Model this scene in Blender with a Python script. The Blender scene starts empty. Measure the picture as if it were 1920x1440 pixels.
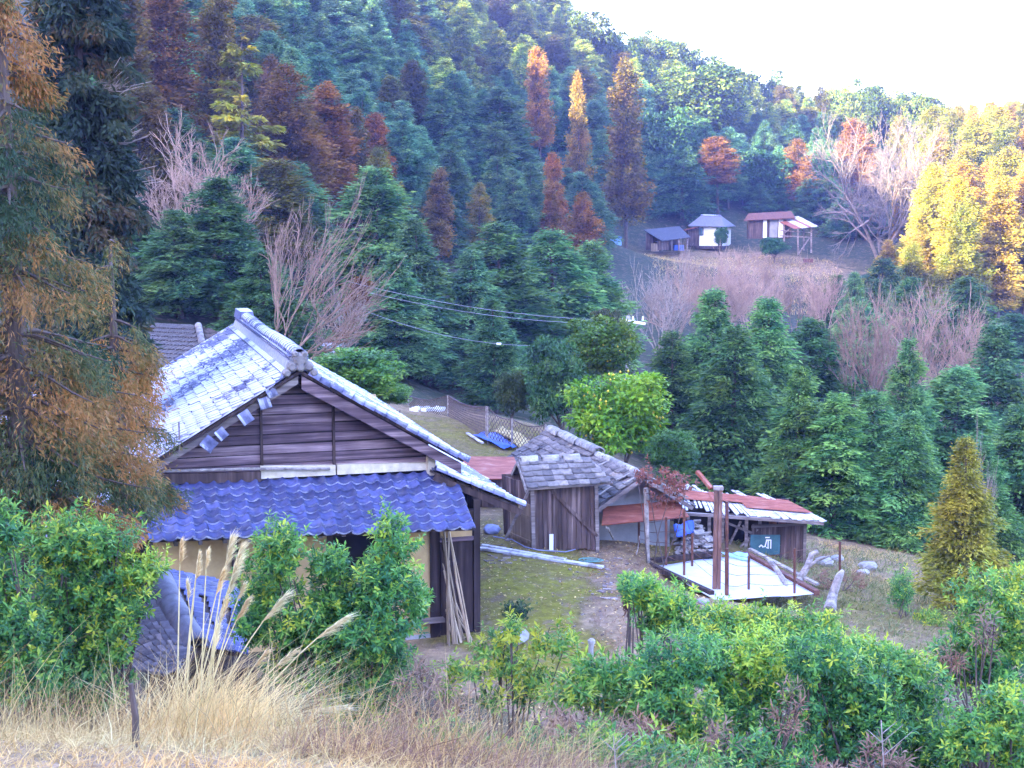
import bpy, math, random
import numpy as np
from mathutils import Vector, Matrix

random.seed(7)
RNG = np.random.default_rng(7)
SC = bpy.context.scene
COL = SC.collection
R_ = math.radians

# ------------------------------------------------------------------ camera, sky, sun, exposure
F = 2600.0
TH = R_(7.0)
cam_d = bpy.data.cameras.new('camera')
cam = bpy.data.objects.new('camera', cam_d)
COL.objects.link(cam)
cam.location = (0, 0, 0)
cam.rotation_euler = (R_(90) - TH, 0, 0)
cam_d.sensor_width = 36
cam_d.lens = 36 * F / 1920
cam_d.clip_start = 0.1
cam_d.clip_end = 3000
SC.camera = cam

SUN_EL = R_(14)
SH = np.array([-0.75, -0.66]); SH /= np.linalg.norm(SH)      # horizontal direction to the sun
PV = np.array([-SH[1], SH[0]])
W = bpy.data.worlds.new('World'); SC.world = W
W.use_nodes = True
nt = W.node_tree
bg = nt.nodes['Background']
sky = nt.nodes.new('ShaderNodeTexSky')
sky.sky_type = 'NISHITA'
sky.sun_disc = False
sky.sun_elevation = SUN_EL
sky.sun_rotation = math.atan2(SH[0], SH[1])
sky.air_density = 1.0
sky.dust_density = 1.3
sky.ozone_density = 2.2
wb = nt.nodes.new('ShaderNodeMix'); wb.data_type = 'RGBA'; wb.blend_type = 'MULTIPLY'; wb.inputs[0].default_value = 1
wb.inputs[7].default_value = (1.11, .94, 1.2, 1)      # the cool violet cast of the photograph's shade
nt.links.new(sky.outputs[0], wb.inputs[6]); nt.links.new(wb.outputs[2], bg.inputs[0])
bg.inputs[1].default_value = 0.15
sd = bpy.data.lights.new('sun', 'SUN')
sun = bpy.data.objects.new('sun', sd); COL.objects.link(sun)
sd.energy = 3.8; sd.angle = R_(0.5); sd.color = (1.0, 0.88, 0.66)
dvec = Vector((SH[0] * math.cos(SUN_EL), SH[1] * math.cos(SUN_EL), math.sin(SUN_EL)))
sun.rotation_euler = dvec.to_track_quat('Z', 'Y').to_euler()
VS = SC.view_settings
VS.view_transform = 'Standard'; VS.look = 'None'; VS.gamma = 1; VS.use_curve_mapping = False
VS.exposure = 4.2
CY = SC.cycles
CY.use_denoising = True
CY.max_bounces = 6; CY.diffuse_bounces = 3; CY.glossy_bounces = 2; CY.transmission_bounces = 3
CY.transparent_max_bounces = 4; CY.volume_bounces = 0
CY.use_adaptive_sampling = True; CY.adaptive_threshold = 0.02

# ------------------------------------------------------------------ helpers
def ray(px, py):
    u = (px - 960) / F; v = (720 - py) / F
    return np.array([u, math.cos(TH) + v * math.sin(TH), -math.sin(TH) + v * math.cos(TH)])

def at(px, py, Y):
    d = ray(px, py)
    return d * (Y / d[1])

def pr(p):
    x, y, z = p
    fw = y * math.cos(TH) - z * math.sin(TH); up = y * math.sin(TH) + z * math.cos(TH)
    return 960 + F * x / fw, 720 - F * up / fw

def props(o, label=None, cat=None, group=None, kind=None):
    if label: o['label'] = label
    if cat: o['category'] = cat
    if group: o['group'] = group
    if kind: o['kind'] = kind
    return o

def thing(name, label, cat, loc=(0, 0, 0), rotz=0.0, group=None):
    o = bpy.data.objects.new(name, None); COL.objects.link(o)
    o.empty_display_size = 0.2
    o.location = tuple(float(v) for v in loc); o.rotation_euler = (0, 0, rotz)
    return props(o, label, cat, group)

def link(name, me, mat=None, parent=None, M=None):
    if mat is not None and len(me.materials) == 0:
        me.materials.append(mat)
    o = bpy.data.objects.new(name, me); COL.objects.link(o)
    if parent is not None: o.parent = parent
    if M is not None: o.matrix_basis = M
    return o

class MB:
    def __init__(s): s.v = []; s.f = []
    def add(s, vs, fs):
        n = len(s.v); s.v += [tuple(float(c) for c in v) for v in vs]
        s.f += [tuple(i + n for i in f) for f in fs]
    def box(s, c, size, R=None):
        hx, hy, hz = size[0] / 2, size[1] / 2, size[2] / 2
        vs = []
        for x, y, z in ((-1,-1,-1),(1,-1,-1),(1,1,-1),(-1,1,-1),(-1,-1,1),(1,-1,1),(1,1,1),(-1,1,1)):
            p = Vector((x*hx, y*hy, z*hz))
            if R is not None: p = R @ p
            vs.append((p.x + c[0], p.y + c[1], p.z + c[2]))
        s.add(vs, ((0,3,2,1),(4,5,6,7),(0,1,5,4),(1,2,6,5),(2,3,7,6),(3,0,4,7)))
    def beam(s, p0, p1, w, h, up=(0, 0, 1)):
        p0 = Vector(p0); p1 = Vector(p1); d = p1 - p0; L = d.length; d.normalize()
        upv = Vector(up)
        x = d.cross(upv)
        if x.length < 1e-4: x = d.cross(Vector((1, 0, 0)))
        x.normalize(); z = x.cross(d)
        R = Matrix((x, d, z)).transposed()
        s.box((p0 + p1) / 2, (w, L, h), R)
    def tube(s, pts, rads, n=6, cap=True):
        pts = [Vector(p) for p in pts]; rings = []
        for i, p in enumerate(pts):
            d = (pts[min(i+1, len(pts)-1)] - pts[max(i-1, 0)])
            if d.length < 1e-9: d = Vector((0, 0, 1))
            d.normalize()
            a = d.cross(Vector((0.12, 0.31, 0.94)))
            if a.length < 1e-3: a = d.cross(Vector((1, 0, 0)))
            a.normalize(); b = d.cross(a)
            r = rads[i] if hasattr(rads, '__len__') else rads
            rings.append([p + a * (r*math.cos(2*math.pi*k/n)) + b * (r*math.sin(2*math.pi*k/n)) for k in range(n)])
        vs = [q for r in rings for q in r]; fs = []
        for i in range(len(pts)-1):
            for k in range(n):
                fs.append((i*n+k, i*n+(k+1) % n, (i+1)*n+(k+1) % n, (i+1)*n+k))
        if cap:
            fs.append(tuple(range(n-1, -1, -1))); fs.append(tuple((len(pts)-1)*n+k for k in range(n)))
        s.add(vs, fs)
    def slab(s, c4, th):
        c = [Vector(p) for p in c4]
        nrm = (c[2]-c[0]).cross(c[3]-c[1]).normalized()
        if nrm.z < 0 and abs(nrm.z) > 0.02: c = c[::-1]; nrm = -nrm
        lo = [p - nrm*th for p in c]
        s.add(c + lo, ((0,1,2,3),(7,6,5,4),(0,4,5,1),(1,5,6,2),(2,6,7,3),(3,7,4,0)))
    def prism(s, poly, vec):
        n = len(poly); vec = Vector(vec)
        a = [Vector(p) for p in poly]; b = [p + vec for p in a]
        fs = [tuple(range(n)), tuple(range(2*n-1, n-1, -1))]
        for i in range(n):
            j = (i+1) % n
            fs.append((i, i+n, j+n, j))
        s.add(a + b, fs)
    def mesh(s, name, smooth=False):
        me = bpy.data.meshes.new(name)
        me.from_pydata(s.v, [], s.f); me.update()
        if smooth: me.polygons.foreach_set('use_smooth', [True]*len(me.polygons))
        return me
    def build(s, name, mat, parent=None, smooth=False, M=None):
        return link(name, s.mesh(name, smooth), mat, parent, M)

def np_mesh(name, V, T, var=None, smooth=False):
    me = bpy.data.meshes.new(name)
    V = np.ascontiguousarray(V, dtype=np.float32); T = np.ascontiguousarray(T, dtype=np.int32)
    nv, nf, k = len(V), len(T), T.shape[1]
    me.vertices.add(nv); me.vertices.foreach_set('co', V.ravel())
    me.loops.add(nf*k); me.loops.foreach_set('vertex_index', T.ravel())
    me.polygons.add(nf)
    me.polygons.foreach_set('loop_start', np.arange(0, nf*k, k, dtype=np.int32))
    me.polygons.foreach_set('loop_total', np.full(nf, k, dtype=np.int32))
    if smooth: me.polygons.foreach_set('use_smooth', np.ones(nf, dtype=bool))
    me.update(calc_edges=True)
    if var is not None:
        a = me.attributes.new('var', 'FLOAT', 'POINT')
        a.data.foreach_set('value', np.ascontiguousarray(var, dtype=np.float32))
    return me

def nrm(a): return a / np.maximum(np.linalg.norm(a, axis=-1, keepdims=True), 1e-9)

def diamonds(P, D, N, L, Wd, var):
    """flat pointed blades, 2 triangles each"""
    D = nrm(D); S = nrm(np.cross(D, N)); L = L[:, None]; Wd = Wd[:, None]
    n = len(P)
    a = P; b = P + D*L*0.45 + S*Wd*0.5; c = P + D*L; d = P + D*L*0.45 - S*Wd*0.5
    V = np.stack([a, b, c, d], 1).reshape(-1, 3)
    i = np.arange(n)[:, None]*4
    T = np.concatenate([i + [0, 1, 2], i + [0, 2, 3]], 0)
    return V, T, np.repeat(var, 4)

def leaves(P, D, N, L, Wd, var, bend=0.15, fold=0.25):
    D = nrm(D); S = nrm(np.cross(D, N)); U = nrm(np.cross(S, D)); L = L[:, None]; Wd = Wd[:, None]
    n = len(P)
    a = P; m = P + D*L*0.5 + U*L*bend*0.3
    l = P + D*L*0.55 + S*Wd*0.5 + U*Wd*fold; r = P + D*L*0.55 - S*Wd*0.5 + U*Wd*fold
    t = P + D*L - U*L*bend
    V = np.stack([a, m, l, r, t], 1).reshape(-1, 3)
    i = np.arange(n)[:, None]*5
    T = np.concatenate([i + [0, 1, 2], i + [0, 3, 1], i + [2, 1, 4], i + [1, 3, 4]], 0)
    return V, T, np.repeat(var, 5)

def strips(P, D0, G, L, Wd, var, seg=3):
    """grass blades: start P, direction D0, sagging by G*t^2"""
    n = len(P); D0 = nrm(D0)
    S = nrm(np.cross(D0, np.array([0.0, 0, 1.0]) + RNG.normal(0, .3, (n, 3))))
    rows = []
    for k in range(seg+1):
        t = k/seg
        c = P + D0*(L*t)[:, None] + G*((L*t*t)[:, None])
        w = (Wd*(1-t)**0.7*0.5 if k < seg else Wd*0.04)[:, None]
        rows += [c - S*w, c + S*w]
    V = np.stack(rows, 1).reshape(-1, 3)
    i = np.arange(n)[:, None]*(2*(seg+1)); T = []
    for k in range(seg):
        a = 2*k
        T += [i + [a, a+1, a+3], i + [a, a+3, a+2]]
    return V, np.concatenate(T, 0), np.repeat(var, 2*(seg+1))

def prisms(P0, P1, R0, R1, n=3):
    """many thin tapered prisms"""
    D = nrm(P1-P0); A = nrm(np.cross(D, np.array([0.21, 0.37, 0.9]))); B = np.cross(D, A)
    rows = []
    for P, Rr in ((P0, R0), (P1, R1)):
        for k in range(n):
            c, s = math.cos(2*math.pi*k/n), math.sin(2*math.pi*k/n)
            rows.append(P + (A*c + B*s)*Rr[:, None])
    V = np.stack(rows, 1).reshape(-1, 3)
    i = np.arange(len(P0))[:, None]*(2*n); T = []
    for k in range(n):
        j = (k+1) % n
        T += [i + [k, j, n+j], i + [k, n+j, n+k]]
    return V, np.concatenate(T, 0)

def cat(parts):
    V = []; T = []; A = []; o = 0
    for v, t, a in parts:
        V.append(v); T.append(t + o); A.append(a); o += len(v)
    return np.concatenate(V), np.concatenate(T), np.concatenate(A)

# ------------------------------------------------------------------ materials
class NT:
    def __init__(s, name):
        s.m = bpy.data.materials.new(name); s.m.use_nodes = True
        s.t = s.m.node_tree; s.b = s.t.nodes['Principled BSDF']; s.out = s.t.nodes['Material Output']
    def n(s, typ, **kw):
        x = s.t.nodes.new(typ)
        for k, v in kw.items(): setattr(x, k, v)
        return x
    def l(s, a, b): s.t.links.new(a, b)
    def ramp(s, fac, stops, interp='LINEAR'):
        r = s.n('ShaderNodeValToRGB'); r.color_ramp.interpolation = interp
        e = r.color_ramp.elements
        while len(e) < len(stops): e.new(0.5)
        for x, (p, c) in zip(e, stops): x.position = p; x.color = (*c, 1) if len(c) == 3 else c
        s.l(fac, r.inputs[0]); return r.outputs[0]
    def noise(s, vec, scale, detail=4, rough=.6):
        x = s.n('ShaderNodeTexNoise'); x.inputs['Scale'].default_value = scale
        x.inputs['Detail'].default_value = detail; x.inputs['Roughness'].default_value = rough
        if vec is not None: s.l(vec, x.inputs['Vector'])
        return x.outputs['Fac']
    def pos(s, stretch=None, obj=False):
        if obj: o = s.n('ShaderNodeTexCoord').outputs['Object']
        else: o = s.n('ShaderNodeNewGeometry').outputs['Position']
        if stretch:
            mp = s.n('ShaderNodeMapping'); mp.inputs['Scale'].default_value = stretch
            s.l(o, mp.inputs['Vector']); return mp.outputs[0]
        return o
    def mul(s, a, b, fac=1.0):
        x = s.n('ShaderNodeMix', data_type='RGBA', blend_type='MULTIPLY'); x.inputs[0].default_value = fac
        s.l(a, x.inputs[6]); s.l(b, x.inputs[7]); return x.outputs[2]
    def mix(s, f, a, b):
        x = s.n('ShaderNodeMix', data_type='RGBA')
        s.l(f, x.inputs[0])
        for q, i in ((a, 6), (b, 7)):
            if isinstance(q, tuple): x.inputs[i].default_value = (*q, 1)
            else: s.l(q, x.inputs[i])
        return x.outputs[2]
    def bump(s, h, strength=.3, dist=.02):
        x = s.n('ShaderNodeBump'); x.inputs['Strength'].default_value = strength; x.inputs['Distance'].default_value = dist
        s.l(h, x.inputs['Height']); s.l(x.outputs[0], s.b.inputs['Normal'])
    def fin(s, col, rough=.8, spec=.3):
        s.l(col, s.b.inputs['Base Color'])
        s.b.inputs['Roughness'].default_value = rough
        s.b.inputs['Specular IOR Level'].default_value = spec
        return s.m

def leaf_mat(name, stops, rough=.6, spec=.15, trans=.3, rnd=.35):
    t = NT(name)
    a = t.n('ShaderNodeAttribute', attribute_name='var')
    col = t.ramp(a.outputs['Fac'], stops)
    oi = t.n('ShaderNodeObjectInfo')
    col = t.mul(col, oi.outputs['Color'])
    br = t.ramp(oi.outputs['Random'], [(0, (1-rnd,)*3), (1, (1+rnd,)*3)])
    col = t.mul(col, br)
    col = t.mul(col, t.ramp(t.noise(t.pos(), .55, 3, .6), [(.3, (.82, 1.02, 1.15)), (.7, (1.25, 1.0, .78))]))
    t.fin(col, rough, spec)
    tr = t.n('ShaderNodeBsdfTranslucent'); t.l(col, tr.inputs['Color'])
    mx = t.n('ShaderNodeMixShader'); mx.inputs[0].default_value = trans
    t.l(t.b.outputs[0], mx.inputs[1]); t.l(tr.outputs[0], mx.inputs[2]); t.l(mx.outputs[0], t.out.inputs['Surface'])
    return t.m

def noise_mat(name, stops, scale=3, rough=.85, stretch=None, detail=5, spec=.25, bump=0, obj=False, rnd=0, bscale=None):
    t = NT(name)
    p = t.pos(stretch, obj)
    f = t.noise(p, scale, detail, .65)
    col = t.ramp(f, stops)
    if rnd:
        oi = t.n('ShaderNodeObjectInfo')
        col = t.mul(col, t.ramp(oi.outputs['Random'], [(0, (1-rnd,)*3), (1, (1+rnd,)*3)]))
    if bump: t.bump(f if not bscale else t.noise(p, bscale, 4), bump)
    return t.fin(col, rough, spec)

def wood_mat(name, dark, mid, light, axis, rough=.85, rnd=.25):
    """weathered boards: grain stretched along axis ('x','y','z' of the object's own frame)"""
    t = NT(name)
    st = {'x': (.28, 6, 6), 'y': (6, .28, 6), 'z': (6, 6, .28)}[axis]
    oi = t.n('ShaderNodeObjectInfo')
    p = t.pos(st, True)
    f = t.noise(p, 1.6, 5, .65)
    g = t.noise(t.pos(), 1.4, 3, .5)
    col = t.ramp(f, [(.28, dark), (.5, mid), (.72, light)])
    col = t.mul(col, t.ramp(g, [(.3, (.75, .73, .72)), (.7, (1.25, 1.22, 1.2))]))
    col = t.mul(col, t.ramp(oi.outputs['Random'], [(0, (1-rnd,)*3), (1, (1+rnd,)*3)]))
    t.bump(f, .4, .01)
    return t.fin(col, rough, .2)

def tile_mat(name, base, light, frost, rough=.5):
    """kiln tiles; frost = share of the tile covered by rime"""
    t = NT(name)
    oi = t.n('ShaderNodeObjectInfo')
    f = t.noise(t.pos(), 9, 5, .6)
    col = t.ramp(f, [(.3, base), (.75, light)])
    col = t.mul(col, t.ramp(oi.outputs['Random'], [(0, (.55, .55, .6)), (.85, (1.25,)*3), (1, (1.9, 1.8, 1.6))]))
    dn = t.noise(t.pos(), 2.3, 4, .7)
    col = t.mix(t.ramp(dn, [(.55, (0, 0, 0)), (.72, (.55,)*3)]), col, (.13, .12, .11) if frost <= 0 else (.2, .19, .19))
    if frost > 0:
        g = t.noise(t.pos(), 6.5, 6, .75)
        g2 = t.noise(t.pos(), .5, 2, .5)
        ad = t.n('ShaderNodeMath', operation='ADD'); t.l(g, ad.inputs[0]); t.l(g2, ad.inputs[1])
        ad2 = t.n('ShaderNodeMath', operation='MULTIPLY_ADD'); t.l(oi.outputs['Random'], ad2.inputs[0])
        ad2.inputs[1].default_value = .16; t.l(ad.outputs[0], ad2.inputs[2])
        th = 1.18 - .5*(frost-.5)
        m = t.ramp(ad2.outputs[0], [(0, (0, 0, 0)), (1, (1, 1, 1))])
        mr = t.n('ShaderNodeMapRange'); mr.inputs[1].default_value = th-.06; mr.inputs[2].default_value = th+.05
        t.l(ad2.outputs[0], mr.inputs[0])
        ge = t.n('ShaderNodeNewGeometry'); sx = t.n('ShaderNodeSeparateXYZ'); t.l(ge.outputs['True Normal'], sx.inputs[0])
        up = t.n('ShaderNodeMapRange'); up.inputs[1].default_value = .35; up.inputs[2].default_value = .6; t.l(sx.outputs[2], up.inputs[0])
        mu = t.n('ShaderNodeMath', operation='MULTIPLY'); t.l(mr.outputs[0], mu.inputs[0]); t.l(up.outputs[0], mu.inputs[1])
        col = t.mix(mu.outputs[0], col, (.47, .49, .57))
    t.bump(f, .25, .01)
    return t.fin(col, rough, .4)

M = {}
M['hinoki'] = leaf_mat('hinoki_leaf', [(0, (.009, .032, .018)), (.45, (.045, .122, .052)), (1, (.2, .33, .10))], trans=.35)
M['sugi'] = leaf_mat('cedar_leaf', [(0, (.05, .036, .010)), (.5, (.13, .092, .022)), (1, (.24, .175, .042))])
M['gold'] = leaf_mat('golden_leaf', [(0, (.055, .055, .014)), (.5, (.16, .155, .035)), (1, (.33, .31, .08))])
M['broad'] = leaf_mat('broadleaf', [(0, (.02, .055, .022)), (.5, (.055, .125, .04)), (1, (.14, .21, .06))], rough=.5, spec=.22)
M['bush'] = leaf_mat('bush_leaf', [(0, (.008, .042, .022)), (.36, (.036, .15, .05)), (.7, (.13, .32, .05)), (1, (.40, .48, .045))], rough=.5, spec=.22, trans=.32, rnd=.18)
M['citrus'] = leaf_mat('citrus_leaf', [(0, (.04, .10, .012)), (.5, (.11, .20, .018)), (1, (.25, .30, .03))], rough=.5, spec=.22)
M['maple'] = leaf_mat('maple_leaf', [(0, (.09, .05, .03)), (.5, (.2, .08, .05)), (1, (.32, .13, .08))])
M['drygrass'] = leaf_mat('dry_grass', [(0, (.2, .125, .05)), (.5, (.46, .32, .125)), (1, (.74, .58, .25))], rough=.7, spec=.2, trans=.3, rnd=0)
M['straw_blade'] = leaf_mat('straw_blade', [(0, (.38, .27, .1)), (1, (.86, .72, .36))], rough=.6, spec=.2, trans=.35, rnd=0)
M['bracken'] = leaf_mat('dead_bracken', [(0, (.10, .055, .04)), (.5, (.22, .13, .09)), (1, (.36, .24, .16))], rough=.8, spec=.1, rnd=0)
M['green'] = leaf_mat('green_grass', [(0, (.05, .08, .02)), (.5, (.13, .17, .05)), (1, (.33, .3, .13))], rough=.6, rnd=0)
M['plume'] = leaf_mat('plume', [(0, (.6, .48, .22)), (1, (.85, .76, .48))], rough=.8, spec=.1, trans=.4, rnd=.1)
M['bark'] = noise_mat('bark', [(.3, (.05, .038, .03)), (.7, (.14, .105, .085))], 6, stretch=(3, 3, .6), bump=.5)
M['greybark'] = noise_mat('grey_bark', [(.3, (.10, .08, .065)), (.7, (.21, .17, .13))], 5)
M['palebark'] = noise_mat('pale_bark', [(.3, (.17, .13, .10)), (.7, (.42, .34, .27))], 5, bump=.4)
M['twig'] = noise_mat('bare_twig', [(.3, (.2, .125, .085)), (.7, (.44, .30, .21))], 2, rnd=.15)
M['palewood'] = noise_mat('dead_pale_wood', [(.35, (.14, .12, .10)), (.65, (.40, .355, .31))], 6, bump=.4)
M['gable_wood'] = wood_mat('gable_wood', (.045, .032, .04), (.14, .095, .105), (.42, .32, .31), 'x')
M['hut_wood'] = wood_mat('hut_wood', (.03, .021, .02), (.088, .058, .048), (.24, .18, .155), 'z', rnd=.35)
M['dark_wood'] = wood_mat('dark_wood', (.02, .014, .012), (.045, .03, .026), (.1, .07, .06), 'z')
M['grey_wood'] = wood_mat('grey_wood', (.07, .055, .05), (.17, .14, .125), (.36, .31, .28), 'x')
M['door_wood'] = wood_mat('door_wood', (.10, .07, .045), (.22, .16, .105), (.38, .29, .2), 'z')
M['plaster'] = noise_mat('clay_plaster', [(.3, (.40, .25, .10)), (.7, (.62, .44, .2))], 1.6, bump=.2)
M['mortar'] = noise_mat('lime_mortar', [(.3, (.42, .36, .24)), (.7, (.66, .6, .45))], 5, bump=.3)
M['greywall'] = noise_mat('grey_plaster', [(.3, (.17, .17, .17)), (.7, (.3, .3, .3))], 1.5)
M['whitewall'] = noise_mat('white_plaster', [(.3, (.68, .68, .66)), (.7, (.82, .82, .8))], 1)
M['tile'] = tile_mat('blue_grey_tile', (.017, .022, .07), (.06, .07, .185), 0, .6)
M['tile_lip'] = noise_mat('worn_tile_lip', [(.42, (.09, .10, .2)), (.68, (.62, .62, .7))], 5)
M['tile_frost'] = tile_mat('frosted_tile', (.07, .075, .13), (.16, .17, .27), .93)
M['tile_half'] = tile_mat('half_frosted_tile', (.08, .085, .15), (.2, .21, .34), .72)
M['tile_grey'] = tile_mat('grey_tile', (.09, .082, .075), (.24, .215, .19), 0, .85)
M['tile_old'] = tile_mat('old_pale_tile', (.17, .16, .14), (.44, .41, .35), 0, .85)
M['tile_brown'] = tile_mat('brown_grey_tile', (.055, .045, .042), (.13, .11, .10), 0, .8)
M['tile_dark'] = tile_mat('dark_tile', (.045, .045, .055), (.11, .11, .14), 0, .6)
M['ridge_panel'] = noise_mat('ridge_panel', [(.3, (.2, .21, .22)), (.7, (.38, .39, .4))], 12)
M['rust'] = noise_mat('rust_sheet', [(.25, (.13, .035, .02)), (.55, (.27, .085, .05)), (.72, (.33, .17, .12)), (.85, (.42, .33, .28))], 2.2, rough=.7, stretch=(1, 3, 1))
M['rust_dark'] = noise_mat('rusty_steel', [(.3, (.06, .025, .018)), (.6, (.15, .06, .035)), (.8, (.27, .14, .09))], 6, rough=.75)
M['pole_steel'] = noise_mat('pole_steel', [(.3, (.10, .05, .035)), (.6, (.2, .105, .075)), (.8, (.3, .22, .19))], 4, rough=.7, stretch=(2, 2, .5))
M['frostwood'] = noise_mat('frosted_lath', [(.35, (.2, .17, .15)), (.55, (.52, .52, .56))], 4, rough=.9)
M['sheet'] = noise_mat('white_sheet', [(.3, (.36, .38, .43)), (.45, (.47, .49, .55)), (.7, (.56, .58, .65))], 2.6, rough=.6)
M['blue'] = noise_mat('blue_tarp', [(.3, (.03, .07, .36)), (.7, (.07, .15, .5))], 3, rough=.5)
M['lightblue'] = noise_mat('light_blue_cloth', [(.3, (.2, .42, .72)), (.7, (.36, .6, .85))], 4, rough=.6)
M['teal'] = noise_mat('teal_paint', [(.3, (.03, .085, .10)), (.75, (.06, .15, .17))], 3, rough=.6)
M['white'] = noise_mat('white_paint', [(.3, (.7, .7, .7)), (.7, (.82, .82, .82))], 4)
M['concrete'] = noise_mat('concrete', [(.3, (.22, .21, .2)), (.7, (.4, .39, .37))], 5, bump=.3)
M['stone'] = noise_mat('stone', [(.3, (.16, .15, .15)), (.7, (.38, .37, .36))], 5, bump=.5, rnd=.2)
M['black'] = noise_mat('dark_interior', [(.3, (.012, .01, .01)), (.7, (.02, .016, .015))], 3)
M['wire'] = noise_mat('grey_wire', [(.3, (.2, .2, .22)), (.7, (.34, .34, .37))], 6, rough=.5)
M['net'] = noise_mat('net_cord', [(.3, (.07, .05, .05)), (.7, (.14, .10, .09))], 6)
M['straw'] = noise_mat('straw', [(.3, (.4, .32, .12)), (.7, (.68, .58, .3))], 5)
M['hose'] = noise_mat('green_hose', [(.3, (.1, .25, .22)), (.7, (.16, .34, .3))], 3, rough=.4)
M['orange'] = noise_mat('orange_board', [(.3, (.45, .16, .06)), (.7, (.55, .24, .1))], 3)
M['fruit'] = noise_mat('citrus_fruit', [(.3, (.6, .42, .03)), (.7, (.75, .56, .05))], 3, rough=.4)
M['bluegrey'] = noise_mat('blue_bucket', [(.3, (.18, .2, .34)), (.7, (.3, .33, .5))], 3)
M['bamboo'] = noise_mat('bamboo_pole', [(.3, (.22, .15, .09)), (.7, (.48, .38, .25))], 3, stretch=(2, 2, .4), rnd=.35)

# ------------------------------------------------------------------ terrain
CP = [  # x, y, z under the camera's hillside
    (0, 0, -1.7), (-6, 0, -1.5), (7, 0, -1.9), (-16, 0, -1), (18, 0, -2.4), (0, -6, -1.2), (-12, -8, 0), (14, -8, -1.6),
    (0, 7, -3.1), (-4, 7, -2.9), (-8, 8, -2.9), (0.1, 8.5, -3.75), (3, 6.5, -3.5), (2.3, 8.5, -4.5), (.9, 10.5, -4.4), (8, 8, -4.6), (14, 8, -4.9),
    (-5, 10.5, -4.05), (-9, 11, -4.1), (-1.6, 10.5, -4.2), (4, 11, -5.9), (8, 12, -6.3), (14, 12, -7),
    (-4.5, 13, -5.4), (0, 13, -5.9), (4.5, 15, -7.0), (8, 16, -7.7), (-9, 14, -5),
    (-4, 17, -7.3), (0, 18, -7.9), (5, 20, -8.2), (9, 21, -8.8), (-10, 18, -6.6), (-14, 22, -6.4),
    (-5, 22, -8.5), (0, 23, -8.5), (-2, 26, -8.5), (0.5, 28, -8.35), (-6, 30, -8.3), (-10, 28, -8), (-16, 34, -6.2),
    (1, 33, -8.15), (3, 33, -8.3), (-5, 38, -8), (0, 38, -8.0), (5, 30, -8.65), (5.5, 36, -8.7), (7.5, 31, -9.0),
    (8, 36, -9.4), (10, 34, -9.6), (11, 40, -10.2), (13, 30, -9.7), (3, 40, -8.4),
    (-3, 44, -7.75), (0, 43.5, -7.7), (-3, 53, -7.55), (0, 52, -7.7), (-8, 46, -6.8), (-15, 48, -4.6), (5, 48, -9.4),
    (1, 60, -9.0), (5, 62, -10), (9, 50, -10.8), (12, 46, -11), (16, 44, -11.2), (18, 52, -12), (11, 62, -11),
    (20, 36, -10.5), (26, 48, -12), (28, 62, -12), (20, 24, -9.2), (16, 18, -8.2),
]
HP = [(500, 560, 65), (800, 600, 85), (1000, 600, 95), (850, 740, 66), (1000, 745, 70),
      (1300, 470, 160), (1500, 486, 155), (1160, 470, 158), (1640, 512, 152), (1400, 520, 140), (1300, 560, 122), (1500, 590, 118),
      (1350, 400, 172), (1350, 330, 190), (1350, 262, 215), (1350, 215, 235), (1600, 420, 176), (1600, 310, 205), (1650, 250, 228),
      (1000, 480, 125), (1000, 350, 150), (1000, 200, 185), (1000, 85, 210), (1000, 10, 235),
      (700, 450, 105), (700, 300, 125), (700, 150, 150), (700, -60, 185), (700, -300, 225),
      (400, 420, 80), (400, 250, 105), (400, 100, 130), (400, -260, 175), (100, 400, 70), (100, 100, 115), (-200, 300, 80),
      (1350, 780, 75), (1600, 765, 78), (1500, 640, 98), (1800, 720, 82), (1900, 600, 120), (1900, 480, 147), (1900, 350, 172),
      (1900, 250, 205), (2250, 520, 135), (2250, 300, 190), (1700, 640, 108), (1200, 200, 205), (1200, 110, 232),
      (-100, -330, 180), (100, -150, 150), (2300, 900, 60), (2300, 750, 90), (200, 620, 50)]
cps = np.array([list(c) for c in CP] + [list(at(*h)) for h in HP] +
               [[28, 280, 8], [-20, 290, 34], [70, 290, 5], [-70, 280, 50]], dtype=float)

def tps_fit(P, lam=0.02):
    S = 40.0
    X = P[:, :2]/S; n = len(X)
    d2 = ((X[:, None]-X[None])**2).sum(-1)
    K = 0.5*d2*np.log(d2 + 1e-12); K[np.arange(n), np.arange(n)] = lam
    A = np.zeros((n+3, n+3)); A[:n, :n] = K
    Q = np.c_[np.ones(n), X]; A[:n, n:] = Q; A[n:, :n] = Q.T
    c = np.linalg.solve(A, np.r_[P[:, 2], 0, 0, 0])
    def f(x, y):
        q = np.stack([np.asarray(x, float), np.asarray(y, float)], -1)/S
        d = ((q[..., None, :]-X)**2).sum(-1)
        return (0.5*d*np.log(d+1e-12))@c[:n] + c[n] + q@c[n+1:]
    return f
TPS = tps_fit(cps, .0015)

UR = 80.0
def hill_top(v): return np.interp(v, [-400, -200, -149, -140, -131, -121, -113, -104, -86, -74, -66, -40, 0, 60, 160], [120, 96, 78, 68, 60, 57.5, 58.5, 60, 56, 46, 41, 42, 44, 42, 36])

def vnoise(x, y, s):
    return (np.sin(x/s*1.7+y/s*.9+1.3)+np.sin(y/s*2.1-x/s*.7+.4)+np.sin((x+y)/s*1.3+2.2)*.7)/2.7

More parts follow.
